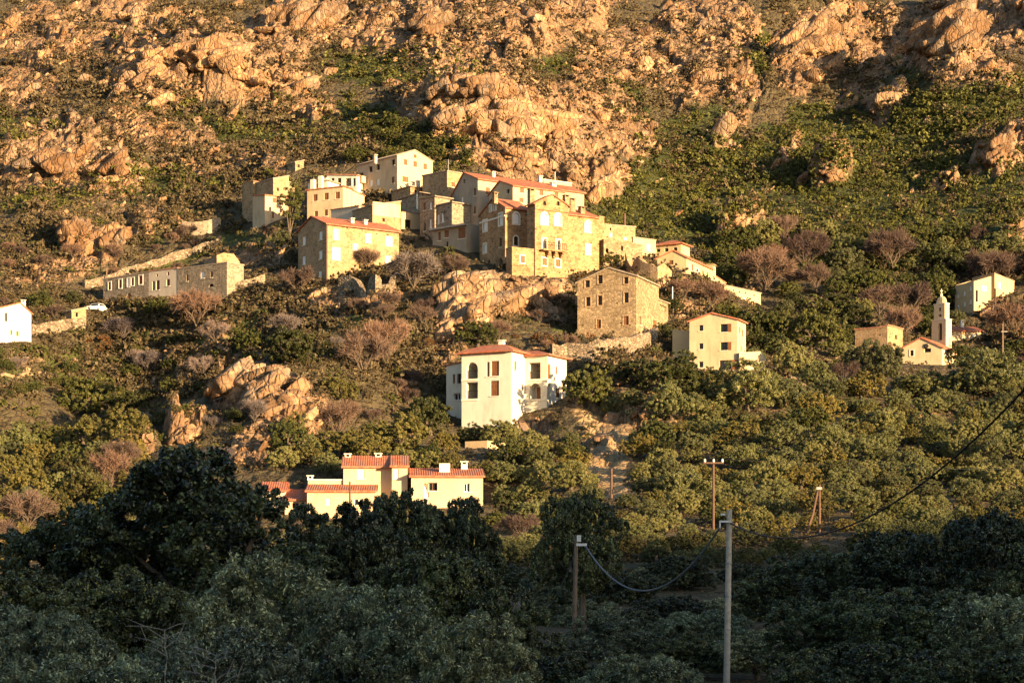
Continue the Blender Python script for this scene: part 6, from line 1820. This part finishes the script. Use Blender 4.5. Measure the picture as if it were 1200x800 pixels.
# leaning double pole
x = (960.5 - 600) / F * 150; zg = float(h_at(x, 150)) - 0.4; org = Vector((x, 150, zg)); zt = (HOR - 568) / F * 150
pd_ = empty('double_pole', org, 'reddish double pole whose two legs lean together, at the right', 'pole')
for dx, tx in ((0.0, 0.0), (-0.85, -0.12)):
    mb = MB(); zt_ = zt if dx == 0 else zt - 0.3
    mb.tube([(x + dx - (0.25 if dx else 0), 150, zg), (x + (dx + tx) / 2, 150, (zg + zt_) / 2), (x + tx, 150, zt_)], [0.1, 0.09, 0.075], 10); o = mb.build('leg', M['pole_red'], None, org); o.parent = pd_
mb = MB(); mb.box((x - 0.06, 149.85, zt - 0.25), (0.2, 0, 0), (0, 0.05, 0), (0, 0, 0.1)); o = mb.build('clamp', M['metal'], None, org); o.parent = pd_
pe_, te, re_, oe = pole(716.5, 549, 178, 3.2, 585, 'utility_pole', 'short reddish pole at the lower end of the sandy track', 'pole_red')
pf_, tf, rf_, of_ = pole(769, 650, 125, 3.4, 662, 'post', 'short wooden stump post between the two nearer poles', 'pole_red', cat='post')
pg_, tg, rg_, og = pole(1175, 379, 300, 2.0, 410, 'utility_pole', 'grey pole with a small cross arm right of the bell tower', 'pole')
mb = MB(); mb.box(tg + Vector((0.2, -0.2, -1.2)), (0.45, 0, 0), (0, 0.06, 0), (0, 0, 0.06)); o = mb.build('cross_arm', M['concrete'], None, og); o.parent = pg_
ph_, thh, rh_, oh = pole(1166.5, 338, 318, 2.0, 378, 'utility_pole', 'thin reddish pole in front of the two part house at the right', 'pole_red')
pi_, ti_, ri_, oi_ = pole(410, 564, 180, 2.4, 604, 'utility_pole', 'thin pole in front of the cream two storey house', 'pole_red')
pj_, tj, rj_, oj = pole(125, 314, 335, 1.6, 330, 'utility_pole', 'thin pole above the left end of the row houses', 'pole')
pk_, tk, rk_, ok_ = pole(788, 336, 290, 1.6, 370, 'utility_pole', 'thin grey pole on the bank right of the bare stone house', 'metal')
pl_, tl, rl_, ol = pole(732, 250, 322, 3.0, 290, 'utility_pole', 'dark post rising over the long low tan house', 'pole_red')

def cable(a, b, sag, r, mat, label, name='cable', n=40, twist=False):
    a, b = Vector(a), Vector(b); mb = MB(); pts = []
    for k in range(n + 1):
        f_ = k / n; p_ = a.lerp(b, f_); p_.z -= sag * 4 * f_ * (1 - f_); pts.append(p_)
    if twist:
        for ph in (0, 2.09, 4.19):
            q = []
            m_ = n * 6
            for k in range(m_ + 1):
                f_ = k / m_; p_ = a.lerp(b, f_); p_.z -= sag * 4 * f_ * (1 - f_)
                w_ = f_ * (b - a).length * 2 * math.pi / 0.9 + ph
                q.append(p_ + Vector((math.cos(w_) * r * 0.6, 0, math.sin(w_) * r * 0.6)))
            mb.tube(q, [r * 0.62] * len(q), 5)
    else:
        mb.tube(pts, [r] * len(pts), 6)
    o = mb.build(name, M[mat], None, a, True); o.location = a
    return tag(o, label, 'cable')
A0 = ta + Vector((-0.28, -0.12, -0.5))
cable(tb + Vector((0.35, -0.05, -0.3)), A0, 1.8, 0.027, 'cable_grey', 'grey twisted cable sagging between the dark wooden pole and the pale pole', twist=True)
E = P(1330, 300, 34)
cable(ta + Vector((0.02, -0.14, -0.42)), E, 2.0, 0.022, 'cable_black', 'black twisted cable running from the pale pole up to the right edge', twist=True)
cable(tc + Vector((0.65, -0.16, 0.16)), P(1290, 548, 156), 0.35, 0.02, 'cable_black', 'thin dark wire running right from the tall reddish pole', 'wire')
cable(tc + Vector((0.4, -0.16, -3.4)), Vector((x - 0.05, 149.8, zt - 0.4)), 0.4, 0.022, 'cable_black', 'thin wire from the tall reddish pole to the double pole', 'wire')
cable(tb + Vector((-0.05, 0, -0.6)), P(600, 690, 108), 1.8, 0.02, 'cable_grey', 'thin wire hanging left from the dark wooden pole', 'wire')

def dry_wall(label, pts, h, th=0.7, mat='dry', cat='wall', name='stone_wall', step=1.0):
    """a masonry wall along spots of the ground given as (column, row) of its foot"""
    q = [Vector(seen(a, b_)[0]) for a, b_ in pts]
    rng = random.Random(len(label)); line = []
    for a, b_ in zip(q, q[1:]):
        n = max(1, int((b_ - a).length / step))
        for k in range(n): line.append(a.lerp(b_, k / n))
    line.append(q[-1])
    mb = MB(); rows = []
    for i, p_ in enumerate(line):
        t = (line[min(i + 1, len(line) - 1)] - line[max(i - 1, 0)]); t.z = 0; t.normalize()
        nrm = Vector((t.y, -t.x, 0)); hh = h + rng.uniform(-0.2, 0.12) * min(h, 1.5)
        z = float(h_at(p_.x, p_.y))
        f0 = p_ + nrm * th / 2; b0 = p_ - nrm * th / 2
        rows.append([(f0.x, f0.y, z - 1.5), (f0.x - nrm.x * .08, f0.y - nrm.y * .08, z + hh), (b0.x, b0.y, z + hh), (b0.x, b0.y, z - 1.5)])
    for r0, r1 in zip(rows, rows[1:]):
        for k in range(3): mb.poly([r0[k], r1[k], r1[k + 1], r0[k + 1]])
    mb.poly(rows[0]); mb.poly(rows[-1][::-1])
    o = mb.build(name, M[mat], None, q[0]); o.location = q[0]
    return tag(o, label, cat)
dry_wall('long ramp wall of pale stone climbing above the row of old houses', [(98, 337), (140, 326), (190, 310), (230, 297), (259, 287)], 1.3, 0.9, 'dry')
dry_wall('grey retaining wall of the road left of the row houses', [(36, 393), (66, 388), (100, 384)], 1.5, 0.8, 'dry')
dry_wall('rubble retaining wall carrying the terrace below the bare stone house', [(646, 424), (664, 422), (700, 420), (745, 412), (768, 404)], 2.2, 0.8, 'dry')
dry_wall('stone retaining wall on the slope between the palace and the bare stone house', [(735, 312), (752, 322), (770, 332), (785, 336)], 2.2, 0.8, 'stone_pale')
dry_wall('low garden wall of stone in front of the square stone house', [(398, 345), (416, 346), (440, 342), (466, 336)], 2.4, 0.8, 'dry')
dry_wall('old stone wall below the lit corner of the grey row', [(262, 345), (285, 338), (310, 332)], 1.2, 0.7, 'dry')
dry_wall('low dry stone wall across the grass at the left edge', [(0, 444), (30, 440), (60, 437), (75, 432)], 0.5, 0.6, 'stone_pale')
dry_wall('low dry stone wall between the olives right of the tall cream house', [(905, 448), (930, 456), (955, 462)], 0.6, 0.6, 'stone_pale')
dry_wall('crumbling terrace wall high in the olive grove', [(1040, 488), (1075, 484), (1110, 482)], 0.7, 0.6, 'stone_pale')
dry_wall('curved stone wall of a pen left of the dusky stone house', [(214, 276), (228, 276), (244, 274), (258, 270)], 2.2, 0.7, 'stone_grey')
dry_wall('sunlit stone shoulder of a wall beside the dark wooden pole', [(640, 664), (660, 662), (680, 660)], 0.6, 0.5, 'stone_pale')

# parked car below the row houses
c0 = Vector(seen(114, 367)[0]); c0.z = float(h_at(c0.x, c0.y)) + 0.05
car = empty('parked_car', c0, 'small white car parked on the road below the row houses', 'car')
car.rotation_euler = (0, 0, 1.25)
bm_ = MB()
prof = [(-1.9, 0.3), (-1.92, 0.7), (-1.75, 0.85), (-1.0, 0.92), (-0.55, 1.38), (0.75, 1.42), (1.45, 0.98), (1.88, 0.9), (1.95, 0.55), (1.9, 0.3)]
for sg in (-1, 1): bm_.poly([(a, sg * (0.8 if z_ < 1.0 else 0.68), z_) for a, z_ in (prof if sg < 0 else prof[::-1])])
for (a, z_), (b_, w_) in zip(prof, prof[1:] + prof[:1]):
    ya, yb = (0.8 if z_ < 1.0 else 0.68), (0.8 if w_ < 1.0 else 0.68)
    bm_.poly([(a, -ya, z_), (a, ya, z_), (b_, yb, w_), (b_, -yb, w_)])
bm_.build('body', M['shutter_white'], car)
for sg in (-1, 1):
    mb = MB(); mb.poly([(-0.85, sg * 0.79, 0.95), (1.25, sg * 0.79, 0.99), (0.72, sg * 0.715, 1.34), (-0.5, sg * 0.715, 1.32)]); mb.build('window', M['glass'], car)
mb = MB(); mb.poly([(-1.0, -0.66, 0.95), (-1.0, 0.66, 0.95), (-0.6, 0.62, 1.34), (-0.6, -0.62, 1.34)]); mb.build('windscreen', M['glass'], car)
for a in (-1.2, 1.25):
    for sg in (-1, 1):
        mb = MB(); mb.tube([(a, sg * 0.66, 0.3), (a, sg * 0.83, 0.3)], [0.3, 0.3], 14); mb.build('wheel', M['dark'], car)

# dead white twigs low in the foreground
def dead_branch(px, py0, py1, d, label, seed):
    rng = random.Random(seed); b0 = P(px, py0, d); t0 = P(px + rng.uniform(-3, 6), py1, d)
    mb = MB(); pts = [b0.lerp(t0, k / 6) + Vector((rng.uniform(-.02, .02), rng.uniform(-.03, .03), 0)) for k in range(7)]
    zg = float(h_at(b0.x, d)); pts = [Vector((b0.x + 0.1, d, zg - 0.2))] + pts
    mb.tube(pts, [0.018] + [0.013 - 0.0013 * k for k in range(7)], 6)
    for k in range(2, 8):
        for sg in (-1, 1):
            if rng.random() < 0.75:
                p_ = pts[k]; L = rng.uniform(0.2, 0.55)
                e = p_ + Vector((sg * L, rng.uniform(-.2, .1), rng.uniform(0.05, 0.3) * L * 2))
                mb.tube([p_, p_.lerp(e, 0.5) + Vector((0, 0, 0.03)), e], [0.006, 0.005, 0.0025], 5)
                if rng.random() < 0.6: mb.tube([p_.lerp(e, 0.6), p_.lerp(e, 0.6) + Vector((sg * 0.08, 0, 0.2))], [0.006, 0.003], 4)
    o = mb.build('dead_branch', M['deadwood'], None, Vector((b0.x, d, zg))); o.location = (b0.x, d, zg)
    tag(o, label, 'branch')
dead_branch(195, 800, 738, 27.5, 'dead whitish forked twig sticking up at the bottom left', 4)
dead_branch(252, 812, 768, 26.5, 'shorter dead twig with a flat side arm right of the forked one', 9)

# things that nothing tells apart keep one label and one group
_by = {}
for o in COL.objects:
    if o.parent is None and 'label' in o.keys() and o.get('kind') is None: _by.setdefault(o['label'], []).append(o)
for lab, os_ in _by.items():
    if len(os_) > 1:
        for o in os_: o['group'] = lab
